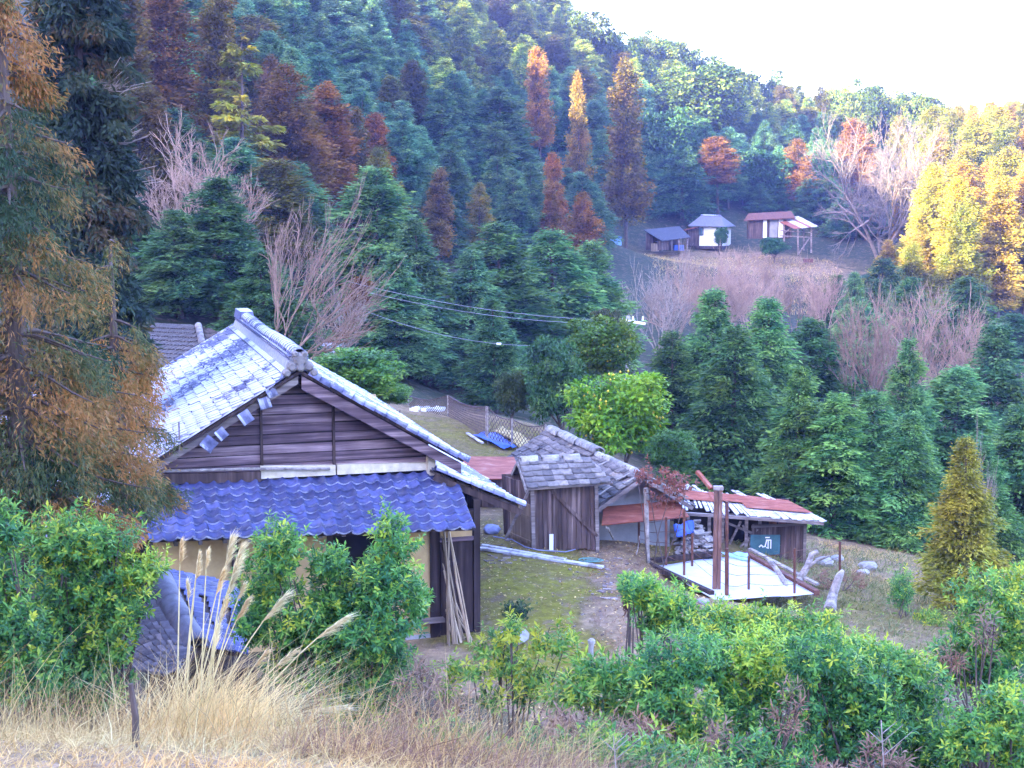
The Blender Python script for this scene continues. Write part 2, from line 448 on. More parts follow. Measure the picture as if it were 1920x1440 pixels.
def ground(x, y):
    x = np.asarray(x, float); y = np.asarray(y, float)
    xc = np.clip(x, -75, 85); yc = np.clip(y, -10, 290)
    z = TPS(xc, yc)
    u = x*SH[0] + y*SH[1]; v = x*PV[0] + y*PV[1]
    ht = hill_top(v)
    up = np.clip((u-9)/(UR-9), 0, 1); dn = np.clip((u-UR)/90, 0, 1)
    w = up
    z2 = z*(1-w) + ht*w*(1-.7*dn)
    z = np.where(u > 9, z2, z)
    z = z - .5*np.exp(-(((x-5.2)/1.7)**4 + ((y-32.9)/2.0)**4))
    z = z + .09*vnoise(x, y, 2.3)*np.clip((np.hypot(x, y)-3)/10, 0, 1) + np.where(y > 60, .5*vnoise(x, y, 9), 0)
    return z

def gz(x, y): return float(ground(np.array([x]), np.array([y]))[0])

def seq(brk):
    out = []
    for a, b, st in brk: out += list(np.arange(a, b, st))
    return np.array(out + [brk[-1][1]])
gx = seq([(-420, -150, 20), (-150, -60, 6), (-60, -20, 2), (-20, -10, .6), (-10, 14, .35), (14, 26, .8), (26, 90, 3), (90, 300, 15)])
gy = seq([(-260, -80, 18), (-80, -8, 6), (-8, 4, 1), (4, 46, .4), (46, 80, 1), (80, 300, 4), (300, 420, 20)])
GX, GY = np.meshgrid(gx, gy)
GZ = ground(GX, GY)
nx, ny = len(gx), len(gy)
idx = np.arange(nx*ny).reshape(ny, nx)
Q = np.stack([idx[:-1, :-1], idx[:-1, 1:], idx[1:, 1:], idx[1:, :-1]], -1).reshape(-1, 4)
# zone: 0 forest floor, .5 dry hay, 1 mossy yard
def zone(x, y):
    x = x + .55*vnoise(x, y, .9) + .35*vnoise(y, x, .45); y = y + .8*vnoise(y, x, 1.3)
    z = np.zeros_like(x)
    def blob(cx, cy, rx, ry, val):
        nonlocal z
        d = np.sqrt(((x-cx)/rx)**2 + ((y-cy)/ry)**2)
        w = np.clip((1.5-d)/1.0, 0, 1); z = z*(1-w) + val*w
    blob(-2, 5, 12, 8, .5)
    blob(9, 35, 8, 9, .8); blob(2, 33, 6, 7, .8); blob(0.8, 28, 2.2, 5, 1.0); blob(-1, 47, 6, 6.5, .85)
    blob(2.6, 28.5, .7, 5.5, .5); blob(3.5, 26, 1.6, 6, .45); blob(9, 40, 5, 3, .55); blob(24, 152, 14, 9, .7)
    return z
gm = np_mesh('ground', np.stack([GX, GY, GZ], -1).reshape(-1, 3), Q, zone(GX, GY).ravel(), smooth=True)
t = NT('ground_soil')
a = t.n('ShaderNodeAttribute', attribute_name='var')
p = t.pos()
n1 = t.noise(p, .9, 6, .7); n2 = t.noise(p, 5, 6, .75)
ad = t.n('ShaderNodeMath', operation='MULTIPLY_ADD'); t.l(n1, ad.inputs[0]); ad.inputs[1].default_value = .9; t.l(a.outputs['Fac'], ad.inputs[2])
sb = t.n('ShaderNodeMath', operation='SUBTRACT'); t.l(ad.outputs[0], sb.inputs[0]); sb.inputs[1].default_value = .45
n3 = t.noise(p, 2.2, 5, .7); n4 = t.noise(p, 13, 4, .8)
zc = t.ramp(sb.outputs[0], [(.1, (.045, .055, .03)), (.35, (.12, .10, .05)), (.5, (.30, .21, .12)), (.66, (.22, .16, .085)), (.8, (.16, .125, .04)), (1, (.18, .165, .022))])
zc = t.mix(t.ramp(n3, [(.52, (0, 0, 0)), (.66, (.8,)*3)]), zc, (.17, .115, .085))
zc = t.mul(zc, t.ramp(n2, [(.25, (.4, .38, .36)), (.55, (1, 1, 1)), (.8, (1.9, 1.8, 1.8))]))
gt = t.n('ShaderNodeMath', operation='GREATER_THAN'); t.l(a.outputs['Fac'], gt.inputs[0]); gt.inputs[1].default_value = .42
mm = t.n('ShaderNodeMath', operation='MULTIPLY'); t.l(gt.outputs[0], mm.inputs[0]); t.l(t.ramp(n4, [(.60, (0, 0, 0)), (.68, (.7,)*3)]), mm.inputs[1])
zc = t.mix(mm.outputs[0], zc, (.42, .37, .33))
t.bump(n2, .8, .05)
gmat = t.fin(zc, .95, .1)
props(link('ground', gm, gmat), kind='structure')

# ------------------------------------------------------------------ plants: generators
def conifer_crown(seed, H=10., R=2.1, zb=1.2, nb=170, ns=55, sl=.42, sw=.13, up=.35, droop=.6, flat=.6, power=.8, clump=0.):
    r = np.random.default_rng(seed)
    z = zb + (H-zb)*r.random(nb)**1.05
    t = (z-zb)/(H-zb)
    az = r.random(nb)*2*np.pi
    lob = 1 + .2*np.sin(az*2 + z*1.1 + seed) + .12*np.sin(az*3 - z*2.3)
    ln = R*np.clip((1-t), 0, 1)**power*np.clip(.72+1.6*t, 0, 1)*r.uniform(.6, 1.2, nb)*lob + .12
    k = (ns*np.clip(.35+.9*ln/R, .3, 1.3)).astype(int)
    bi = np.repeat(np.arange(nb), k); n = len(bi)
    u = r.random(n)**.6
    dh = np.stack([np.cos(az), np.sin(az), np.zeros(nb)], -1)[bi]
    sd_ = np.stack([-np.sin(az), np.cos(az), np.zeros(nb)], -1)[bi]
    L = ln[bi]
    sgn = r.choice([-1, 1], n)
    lat = sgn*r.random(n)*L*.34*(1.15-u*.75)
    upb = (up + .5*t + r.normal(0, .1, nb))[bi]
    P = dh*(L*u)[:, None] + sd_*lat[:, None]
    P[:, 2] = z[bi] + L*(upb*u - droop*u*u) - np.abs(lat)*.25 - r.random(n)*.10*(1+L*.4)
    if clump: P += r.normal(0, clump, (n, 3))
    D = dh*.75 + sd_*(sgn*.6)[:, None] + r.normal(0, .28, (n, 3))
    D[:, 2] += np.where(u > .6, -.25, -.1) + (up-.3)*.8
    N = np.array([0, 0, 1.])*flat + r.normal(0, .5, (n, 3)) + dh*.25
    le = sl*r.uniform(.6, 1.25, n)*(.6+.4*np.clip(L/R*1.6, 0, 1))
    br = r.normal(0, .16, nb)[bi]
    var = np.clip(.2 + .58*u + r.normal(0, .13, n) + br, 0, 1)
    return diamonds(P, D, N, le, sw*r.uniform(.7, 1.3, n)*le/sl, var)

def trunk_mesh(name, H, r0, bend=.0, n=7, limbs=0, seed=0, zb=.3):
    mb = MB(); rr = random.Random(seed)
    pts = [(bend*math.sin(i*.9)*.5, bend*math.cos(i*.7)*.4, -.5 + (H+.5)*i/5) for i in range(6)]
    mb.tube(pts, [r0*(1.12-.98*i/5) for i in range(6)], n)
    for i in range(limbs):
        z = H*(zb+(.9-zb)*i/limbs); a = rr.random()*6.28; L = H*.13*(1.15-z/H)
        mb.tube([(0, 0, z), (math.cos(a)*L*.5, math.sin(a)*L*.5, z+L*.15), (math.cos(a)*L, math.sin(a)*L, z+L*.05)], [r0*.22, r0*.15, r0*.05], 4)
    return mb.mesh(name)

def broad_crown(seed, rx, ry, rz, blobs=70, per=110, ls=.22, lw=.1, lump=.28, open_=0.):
    """crown of leaf clumps filling an uneven ellipsoid, centred at its middle"""
    r = np.random.default_rng(seed)
    d = nrm(r.normal(0, 1, (blobs, 3)))
    rad = r.random(blobs)**.45
    rad = np.where(rad < open_, open_, rad)
    f = 1 + .22*np.sin(d[:, 0]*4+seed) * np.cos(d[:, 1]*3.3+d[:, 2]*3+seed*.7)
    C = d*(rad*f*.86)[:, None]*np.array([rx, ry, rz])
    m = min(rx, ry, rz)
    br = lump*m*r.uniform(.7, 1.25, blobs)
    bi = np.repeat(np.arange(blobs), per); n = len(bi)
    q = nrm(r.normal(0, 1, (n, 3)) + d[bi]*.5 + np.array([0, 0, .35]))
    P = C[bi] + q*(br[bi]*r.random(n)**.35)[:, None]*np.array([1.15, 1.15, .8])
    D = q*.6 + r.normal(0, .5, (n, 3)); D[:, 2] -= .1
    N = np.array([0, 0, .8]) + q*.6 + r.normal(0, .35, (n, 3))
    var = np.clip(.35 + r.normal(0, .16, n) + r.normal(0, .17, blobs)[bi] + .16*q[:, 2], 0, 1)
    return leaves(P, D, N, ls*r.uniform(.6, 1.2, n), lw*r.uniform(.7, 1.2, n), var)

def bare_segments(seed, H, spread, levels=5, stems=5, r0=.09, wander=.16, up=.35, split=3, tw=.5):
    r = random.Random(seed); seg = []
    def grow(p, d, L, rad, lev):
        n = 3
        for i in range(n):
            d2 = (d + Vector((r.gauss(0, wander), r.gauss(0, wander), r.gauss(0, wander*.5)+up*.12))).normalized()
            q = p + d2*(L/n)
            seg.append((p[:], q[:], rad*(1-.22*i/n), rad*(1-.22*(i+1)/n), lev))
            if lev < levels and i > 0:
                for _ in range(1 if lev else 2):
                    a = (d2 + Vector((r.gauss(0, tw), r.gauss(0, tw), r.gauss(0, tw*.45)+up*.5))).normalized()
                    grow(q, a, L*r.uniform(.5, .75), rad*.52, lev+1)
            p = q; d = d2
        if lev < levels:
            for _ in range(split-1):
                a = (d + Vector((r.gauss(0, tw*.7), r.gauss(0, tw*.7), up*.3))).normalized()
                grow(p, a, L*r.uniform(.6, .8), rad*.6, lev+1)
    for s in range(stems):
        a = 2*math.pi*s/stems + r.uniform(-.5, .5)
        d = Vector((math.cos(a)*spread, math.sin(a)*spread, 1)).normalized()
        grow(Vector((math.cos(a)*.1, math.sin(a)*.1, -.1)), d, H*r.uniform(.34, .46), r0*r.uniform(.7, 1), 0)
    return seg

def seg_mesh(name, seg, minr=.007, n=3, sel=None):
    S = [s for s in seg if sel is None or sel(s[4])]
    P0 = np.array([s[0] for s in S]); P1 = np.array([s[1] for s in S])
    R0 = np.maximum([s[2] for s in S], minr); R1 = np.maximum([s[3] for s in S], minr*.8)
    V, T = prisms(P0, P1, R0, R1, n)
    return np_mesh(name, V, T)

# ---- tree prototypes (mesh data shared between trees; one mesh for the crown, one for the trunk)
HIN = [np_mesh('hinoki_crown', *conifer_crown(100+i, R=[2.1, 2.5, 2.0, 2.7, 2.2, 2.3][i], nb=230, ns=140, zb=[.8, 1.4, 1.0, .7, 1.8, 1.2][i], up=[.35, .2, .45, .3, .5, .25][i], droop=[.62, .7, .5, .8, .55, .6][i], sl=.27, sw=.085, flat=.35, power=[.75, .9, .65, .85, .7, 1.0][i], clump=.13)) for i in range(6)]
SUG = [np_mesh('cedar_crown', *conifer_crown(200+i, R=[1.6, 1.9, 1.5, 2.1, 1.7][i], nb=240, ns=110, zb=[1.2, 2, 1.5, 1., 2.4][i], up=.6, droop=.45, sl=.25, sw=.085, flat=.1, power=[.5, .7, .6, .75, .55][i], clump=.15)) for i in range(5)]
YEL = np_mesh('layered_crown', *conifer_crown(300, R=2.7, nb=46, ns=190, zb=.8, up=.15, droop=.28, sl=.4, sw=.13, flat=1.2, power=.7))
PIN = [np_mesh('open_crown', *broad_crown(330+i, 2.6, 2.6, 2.6, blobs=42, per=90, ls=.5, lw=.2, lump=.26, open_=.3)) for i in range(3)]
BRD = [np_mesh('broadleaf_crown', *broad_crown(360+i, 2.2, 2.2, 2.4, blobs=110, per=120, ls=.3, lw=.13, lump=.3, open_=.5)) for i in range(3)]
TRK = [trunk_mesh('conifer_trunk', 10, .16, .12, limbs=14, seed=i) for i in range(3)]
for me in TRK: me.materials.append(M['bark'])
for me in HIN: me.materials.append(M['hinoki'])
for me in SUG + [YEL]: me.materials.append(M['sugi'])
for me in PIN + BRD: me.materials.append(M['broad'])
TRKB = []
for i in range(3):
    s = bare_segments(40+i, 4.2, .5, 2, 1, .14, up=.4)
    TRKB.append(seg_mesh('broadleaf_trunk', s, .01, 5)); TRKB[-1].materials.append(M['bark'])

TREES = []      # (thing, px, py_top, py_mid, kind words) for labels
KIND = {'hinoki': (HIN, 10., 2.2), 'sugi': (SUG, 10., 1.75), 'layered': ([YEL], 10., 2.7), 'gold': (SUG, 10., 1.75)}

def conifer(kind, px, py_top, Y, wpx, col, name, label, group=None, i=None, zg=None, lean=0, base=None):
    """tree whose tip is seen at px, py_top when it stands Y metres out"""
    x = float(at(px, py_top, Y)[0]); zt = float(at(px, py_top, Y)[2])
    g = gz(x, Y) if zg is None else zg
    H = zt - g
    meshes, h0, r0 = KIND[kind]
    i = random.randrange(99) if i is None else i
    ro = thing(name, label, 'tree', (x, Y, g), random.random()*6.28, group)
    ro.rotation_euler = (random.gauss(0, .03), random.gauss(0, .03), ro.rotation_euler[2])
    sxy = wpx/2*Y/F/r0*(1.3 if Y < 100 else 1.15); sz = H/h0
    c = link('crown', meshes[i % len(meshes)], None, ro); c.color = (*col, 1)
    q_ = random.uniform(.86, 1.16); c.scale = (sxy*q_, sxy/q_, sz)
    if kind == 'gold': c.material_slots[0].link = 'OBJECT'; c.material_slots[0].material = M['gold']
    tk = link('trunk', TRK[i % 3], None, ro); tk.scale = (max(.6, sxy*.9), max(.6, sxy*.9), sz*.97)
    if lean: ro.rotation_euler = (0, lean, 0)
    TREES.append((ro, px, py_top, H, Y))
    return ro

def round_tree(px, py_c, Y, rxp, rzp, col, name, label, meshes, group=None, i=0, mat=None, spread=1.0):
    """broadleaf tree whose crown centre is seen at px, py_c"""
    c0 = at(px, py_c, Y); x = float(c0[0]); g = gz(x, Y)
    ro = thing(name, label, 'tree', (x, Y, g), random.random()*6.28, group)
    rx = rxp*Y/F; rz = rzp*Y/F
    me = meshes[i % len(meshes)]
    c = link('crown', me, None, ro); c.color = (*col, 1)
    c.location = (0, 0, float(c0[2]) - g); c.scale = (rx/2.3, rx/2.3, rz/2.4)
    if mat is not None:
        c.material_slots[0].link = 'OBJECT'; c.material_slots[0].material = mat
    h = max(.6, float(c0[2]) - g + rz*.5)
    tk = link('trunk', TRKB[i % 3], None, ro); tk.scale = (h/4.4,)*3
    TREES.append((ro, px, py_c-rzp, h, Y))
    return ro

# ------------------------------------------------------------------ the farmhouse
BV = np.array([-0.285, 0.958, 0]); BV /= np.linalg.norm(BV)
AV = np.array([BV[1], -BV[0], 0])
YAW = math.atan2(AV[1], AV[0])
RN = at(563, 690, 26.5)                    # near end of the ridge
HZ = -8.5                                  # ground under the house
def house_root(h0=HZ):
    return (RN[0], RN[1], h0)
house = thing('farmhouse', 'old wooden farmhouse with white frosted and blue-grey tiled roofs and boarded gable', 'house', house_root(), YAW)
HB = RN[2] - HZ                            # height of ridge above house origin
def hp(s, t, h): return Vector((s, t, HB + h))

def tile_mesh(name, w=.285, L=.29, n=6, depth=.042, th=.036, seed=0, flat=False):
    """one pantile: S-profile across x, runs along -y (down the slope), front lip at -y"""
    mb = MB(); vs = []
    prof = []
    for i in range(n+1):
        q = i/n
        if flat: z = .012*math.cos(2*math.pi*q)*.5
        else: z = -depth*math.sin(math.pi*min(1, q/.74))**1.0 + (.028*math.sin(math.pi*(q-.74)/.26) if q > .74 else 0)
        prof.append((q*w - w/2, z))
    for x, z in prof: vs.append((x, 0, z))
    for x, z in prof: vs.append((x, -L, z + th + .004))
    for x, z in prof: vs.append((x, -L, z + .002))
    m = n+1; fs = []
    for i in range(n):
        fs.append((i, i+m, i+1+m, i+1)); fs.append((i+m, i+2*m, i+1+2*m, i+1+m))
    fs.append((m, 0, 2*m)); fs.append((m-1, 2*m-1, 3*m-1))
    mb.add(vs, fs); me = mb.mesh(name, False)
    me.polygons.foreach_set('use_smooth', [abs(p.normal.y) < .8 for p in me.polygons])
    return me

def frame(c00, ce, cd):
    """matrix at c00 with x along ce, -y along cd"""
    x = Vector(ce).normalized(); y = -(Vector(cd).normalized()); z = x.cross(y).normalized(); y = z.cross(x)
    return Matrix(((x.x, y.x, z.x, c00[0]), (x.y, y.y, z.y, c00[1]), (x.z, y.z, z.z, c00[2]), (0, 0, 0, 1)))

def tile_field(parent, TL, TR, BL, BR, pitch, row, mesh, mat, name='tile', keep=None, single=None, rnd=.006, miss=0., skip=None, stuffname='tile_field', seed=1, sink=.03):
    """lays tiles on the patch TL,TR,BL,BR (top-left ... bottom-right seen from outside); single(i,j) True -> own object"""
    rr = random.Random(seed)
    TL, TR, BL, BR = (Vector(v) for v in (TL, TR, BL, BR))
    if (TR-TL + BR-BL).cross(TL-BL + TR-BR).z < 0: TL, TR, BL, BR = TR, TL, BR, BL
    wtop = (TR-TL).length; wbot = (BR-BL).length
    nc = max(1, int(round(max(wtop, wbot)/pitch))); nr = max(1, int(round((BL-TL).length/row)))
    V = []; Fs = []
    mv = [v.co.copy() for v in mesh.vertices]; mf = [tuple(p.vertices) for p in mesh.polygons]
    cnt = 0
    for i in range(nc):
        for j in range(nr):
            if keep and not keep((i+.5)/nc, (j+.5)/nr): continue
            if rr.random() < miss: continue
            u = (i+.5)/nc; v = j/nr
            a = TL.lerp(TR, u); b = BL.lerp(BR, u); p = a.lerp(b, v)
            ex = (TR-TL).lerp(BR-BL, v); dn = b-a
            Mx = frame(p, ex, dn)
            sc = ((TR-TL).length*(1-v) + (BR-BL).length*v)/nc/pitch
            Mx = Mx @ Matrix.Translation((rr.gauss(0, rnd), rr.gauss(0, rnd*1.5), rr.uniform(0, rnd))) @ Matrix.Rotation(rr.gauss(0, rnd*3), 4, 'Z') @ Matrix.Diagonal((sc, 1, 1, 1))
            if single and single(i, j, nc, nr):
                link(name, mesh, mat, parent, Mx); cnt += 1
            else:
                o = len(V); V += [tuple(Mx @ q) for q in mv]; Fs += [tuple(k+o for k in f) for f in mf]
    if V:
        me = bpy.data.meshes.new(stuffname); me.from_pydata(V, [], Fs); me.update()
        o = link(stuffname, me, mat, parent); o['kind'] = 'stuff'
    return cnt

T_PENT = tile_mesh('pantile'); T_PENT.materials.append(M['tile']); T_PENT.materials.append(M['tile_lip'])
for p_ in T_PENT.polygons: p_.material_index = 1 if abs(p_.normal.y) > .7 else 0
T_FRST = tile_mesh('frosted_pantile', depth=.028, th=.045); T_FRST.materials.append(M['tile_frost'])
T_FIELD = tile_mesh('plain_pantile', n=4, depth=.022); T_FIELD2 = tile_mesh('half_pantile', n=4)

SLP = 1.92/3.25
LB = 11.5
# upper roof: decks under the tiles
upper = MB()
upper.slab([hp(-3.2, 0.02, -3.2*SLP-.04), hp(0, 0.02, -.04), hp(0, LB, -.04), hp(-3.2, LB, -3.2*SLP-.04)], .06)
upper.slab([hp(0, 0.02, -.043), hp(3.25, 0.02, -3.25*SLP-.04), hp(3.25, LB, -3.25*SLP-.04), hp(0, LB, -.043)], .06)
up_o = upper.build('upper_roof', M['dark_wood'], house)
tile_field(up_o, hp(0, LB, 0), hp(0, 0.02, 0), hp(-3.3, LB, -3.3*SLP), hp(-3.3, 0.02, -3.3*SLP), .27, .24, T_FRST, M['tile_frost'],
           single=lambda i, j, nc, nr: i >= nc-9 and j > 1, stuffname='frosted_tile_field', seed=3)
tile_field(up_o, hp(0, 0.02, 0), hp(0, LB, 0), hp(3.3, 0.02, -3.3*SLP), hp(3.3, LB, -3.3*SLP), .27, .24, T_FIELD2, M['tile_half'],
           stuffname='right_tile_field', seed=4)
# ridge
rb = MB()
rb.prism([hp(-.24, .12, -.06), hp(.24, .12, -.06), hp(.13, .12, .27), hp(-.13, .12, .27)], (0, LB-.4, 0))
ridge = rb.build('ridge', M['ridge_panel'], house)
def round_tile(name, L, r, th=.02, arc=math.pi, n=8, flare=1.06):
    mb = MB(); vs = []
    for y, k in ((0, 1.0), (-L, flare)):
        for rad in (r*k, r*k-th):
            for i in range(n+1):
                a = (math.pi-arc)/2 + arc*i/n
                vs.append((rad*math.cos(a), y, rad*math.sin(a)))
    m = n+1; fs = []
    for i in range(n):
        fs += [(i, i+1, 2*m+i+1, 2*m+i), (2*m+i, 2*m+i+1, 3*m+i+1, 3*m+i), (i+1, i, m+i, m+i+1)]
    mb.add(vs, fs); return mb.mesh(name, True)
T_CAP = round_tile('cap_tile', .3, .15); T_CAP.materials.append(M['tile_frost'])
n = 40
for i in range(n):
    y = .1 + (LB-.3)*i/(n-1)
    link('cap_tile', T_CAP, None, ridge, Matrix.Translation(hp(random.gauss(0, .006), y+.27, .22+.02*math.sin(y*.8))))
T_EDGE = MB()
T_EDGE.box((0, 0, 0), (.12, .25, .045)); T_EDGE = T_EDGE.mesh('edge_tile'); T_EDGE.materials.append(M['tile_frost'])
for side in (-1, 1):
    for i in range(42):
        y = .15 + (LB-.4)*i/41
        link('edge_tile', T_EDGE, None, ridge, Matrix.Translation(hp(side*.27, y, -.09)) @ Matrix.Rotation(side*.5, 4, 'Y'))
eb = MB()
for side in (-1, 1):
    eb.box(hp(side*.16, LB/2-.05, .21), (.07, LB-.5, .03)); eb.box(hp(side*.17, LB/2-.05, .155), (.05, LB-.5, .022))
eb.build('ridge_course', M['tile_half'], ridge)
# raised stack of tiles at the far end, and the ornament at the near end
fe = MB(); fe.prism([hp(-.2, LB-1.6, .2), hp(.2, LB-1.6, .2), hp(.16, LB-1.6, .42), hp(-.16, LB-1.6, .42)], (0, 1.4, 0))
fe.build('far_ridge_stack', M['tile_frost'], ridge)
on = MB()
for dx, dz, r in ((0, .16, .14), (-.16, .03, .1), (.16, .03, .1), (-.26, -.09, .08), (.26, -.09, .08), (0, .02, .1), (-.09, .27, .06), (.09, .27, .06)):
    on.tube([hp(dx, .13, dz), hp(dx, -.03, dz), hp(dx, -.07, dz)], [r, r, r*.6], 9)
on.build('ridge_end_tile', M['tile_grey'], house)
# verge: bargeboards and lumpy verge tiles on the right, slipped ones on the left
bb = MB(); bb.slab([hp(.03, .1, -.16), hp(3.2, .1, -3.2*SLP-.14), hp(3.2, .1, -3.2*SLP-.36), hp(.03, .1, -.42)], .04)
bb.build('bargeboard', M['gable_wood'], house)
bb = MB(); bb.slab([hp(-.03, .12, -.16), hp(-3.1, .12, -3.1*SLP-.14), hp(-3.1, .12, -3.1*SLP-.27), hp(-.03, .12, -.32)], .035)
bb.build('bargeboard', M['grey_wood'], house)
T_VERGE = round_tile('verge_tile', .24, .085, arc=math.pi*1.2, n=7, flare=1.25); T_VERGE.materials.append(M['tile_half'])
for i in range(15):
    s = .16 + i*.212
    Mx = frame(hp(s, .05, -s*SLP-.02), (0, 1, 0), (1, 0, -SLP))
    link('verge_tile', T_VERGE, None, house, Mx @ Matrix.Rotation(random.gauss(0, .08), 4, 'Z') @ Matrix.Translation((0, 0, random.gauss(0, .008))))
T_ROLL = round_tile('verge_roll', .26, .09, n=6); T_ROLL.materials.append(M['tile_half'])
for i in range(14):
    s = -.15 - i*.23
    Mx = frame(hp(s, LB-.1, s*SLP+.02), (0, -1, 0), (-1, 0, -SLP))
    link('verge_roll', T_ROLL, None, house, Mx)
lb = MB()
lb.slab([hp(-.5, .0, -.5*SLP+.02), hp(-3.3, .0, -3.3*SLP+.02), hp(-3.3, .14, -3.3*SLP+.02), hp(-.5, .14, -.5*SLP+.02)], .03)
lb.build('verge_strip', M['frostwood'], house)
for s, dz, rot, k in ((-.72, -.12, .3, .78), (-1.12, -.15, .75, .85), (-1.85, -.22, 1.2, .9), (-1.58, -.2, .9, .72), (-.6, -.0, .5, .7)):
    Mx = Matrix.Translation(hp(s, .02, s*SLP+dz)) @ Matrix.Rotation(rot, 4, 'Y') @ Matrix.Rotation(.8+.5*k, 4, 'X') @ Matrix.Rotation(rot*1.7, 4, 'Z') @ Matrix.Scale(k, 4)
    o = link('slipped_tile', T_FIELD2, M['tile_half'], house, Mx)
st = MB(); st.beam(hp(-2.3, .03, -1.52), hp(-2.3, .03, -.95), .03, .03); st.build('verge_prop', M['grey_wood'], house)

# gable wall of old planks in three bays, with posts between
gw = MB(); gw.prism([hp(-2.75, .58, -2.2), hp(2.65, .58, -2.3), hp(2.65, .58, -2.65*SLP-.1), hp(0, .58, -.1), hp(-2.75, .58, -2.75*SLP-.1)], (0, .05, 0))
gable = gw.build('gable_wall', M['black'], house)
rr = random.Random(5)
hrow = .195
for k in range(10):
    h0 = -2.12 + k*hrow; h1 = h0 + hrow - .02
    for s0, s1 in ((-2.72, -.74), (-.68, .68), (.74, 2.62)):
        lim0 = (-h0-.2)/SLP; lim1 = (-h1-.2)/SLP
        a0, a1 = max(s0, -lim0), min(s1, lim0); b0, b1 = max(s0, -lim1), min(s1, lim1)
        if a1-a0 < .1: continue
        b0 = min(b0, a1); b1 = max(b1, a0)
        if b1 < b0: b0 = b1 = (b0+b1)/2
        j = rr.uniform(-.012, .012); y = .545 + rr.uniform(-.012, .008)
        mb = MB(); e = rr.uniform(-.008, .008)
        mb.prism([hp(a0, y, h0+e), hp(a1, y, h0+j), hp(b1, y-.012, h1+j*.5), hp(b0, y-.012, h1+e)], (0, .03, 0))
        mb.build('plank', M['gable_wood'], gable)
for s in (-.71, .71):
    mb = MB(); mb.box(hp(s, .505, -1.05-.25), (.045, .05, 1.7)); mb.build('batten', M['dark_wood'], gable)
mb = MB(); mb.tube([hp(-2.95, .36, -1.93), hp(-1, .36, -1.98), hp(.6, .36, -2.06)], .03, 6); mb.build('rail', M['palewood'], house)
mb = MB(); mb.beam(hp(-2.7, .4, -2.1), hp(-.75, .4, -2.15), .06, .2); mb.build('girt', M['dark_wood'], house)
mo = MB()
for s0, s1, th in ((-.75, .72, .17), (.75, 2.7, .12), (-2.65, -1.2, .06)):
    mo.prism([hp(s0, .4, -2.2), hp(s1, .4, -2.2), hp(s1, .42, -2.13+th-.05), hp(s0, .42, -2.1+th-.02)], (0, .1, 0))
mo.prism([hp(2.55, .3, -2.3), hp(2.75, .3, -2.3), hp(2.72, .33, -1.8), hp(2.6, .33, -1.8)], (0, .2, 0))
mo.prism([hp(-2.95, .2, -2.45), hp(-2.6, .2, -2.45), hp(-2.66, .33, -2.16), hp(-2.86, .33, -2.2)], (0, .2, 0))
mo.build('mortar_band', M['mortar'], house)

sw_ = MB(); sw_.box(hp(2.63, LB/2, -1.95), (.06, LB-1.3, .55)); sw_.build('upper_side_wall', M['mortar'], house)
# front pent roof
TL, TR, BL, BR = hp(-3.2, .42, -2.17), hp(3.12, .42, -2.25), hp(-3.2, -1.25, -2.86), hp(3.12, -1.25, -3.04)
pd = MB(); pd.slab([TL - Vector((0, 0, .05)), TR - Vector((0, 0, .05)), BR - Vector((0, -.03, .05)), BL - Vector((0, -.03, .05))], .04)
pent = pd.build('front_roof', M['dark_wood'], house)
def keep_pent(u, v):
    s = -3.2 + 6.32*u
    if s < -2.7 and v < (-2.7-s)*1.1: return False
    if s > 2.66 and v < (s-2.66)*.8: return False
    return True
tile_field(pent, TL, TR, BL, BR, .265, .228, T_PENT, M['tile'], keep=keep_pent, single=lambda *a: True, rnd=.007, seed=9)
# side roofs
sr = MB(); sr.slab([hp(2.62, .2, -2.17), hp(4.45, .2, -3.0), hp(4.45, LB-.4, -3.0), hp(2.62, LB-.4, -2.17)], .05)
srr = sr.build('right_roof', M['grey_wood'], house)
tile_field(srr, hp(2.62, .05, -2.12), hp(2.62, LB-.4, -2.12), hp(4.5, .05, -2.98), hp(4.5, LB-.4, -2.98), .27, .24, T_FIELD2, M['tile_half'],
           single=lambda i, j, nc, nr: i < 9, seed=12, stuffname='right_roof_tile_field')
for i in range(8):
    s0 = 2.64 + i*.232
    Mx = frame(hp(s0, -.02, -2.10-(s0-2.62)*.458), (0, 1, 0), (1, 0, -.458))
    link('hip_tile', T_ROLL, None, srr, Mx @ Matrix.Rotation(random.gauss(0, .05), 4, 'Z'))
sb_ = MB(); sb_.beam(hp(2.62, .0, -2.27), hp(4.45, .0, -3.11), .05, .13); sb_.build('verge_board', M['dark_wood'], srr)
sl_ = MB(); sl_.slab([hp(-2.62, .2, -1.9), hp(-4.7, .2, -3.1), hp(-4.7, LB-.4, -3.1), hp(-2.62, LB-.4, -1.9)], .05)
sll = sl_.build('left_roof', M['grey_wood'], house)
tile_field(sll, hp(-2.62, LB-.4, -1.85), hp(-2.62, .1, -1.85), hp(-4.75, LB-.4, -3.08), hp(-4.75, .1, -3.08), .27, .24, T_FIELD, M['tile_frost'], seed=13, stuffname='left_roof_tile_field')

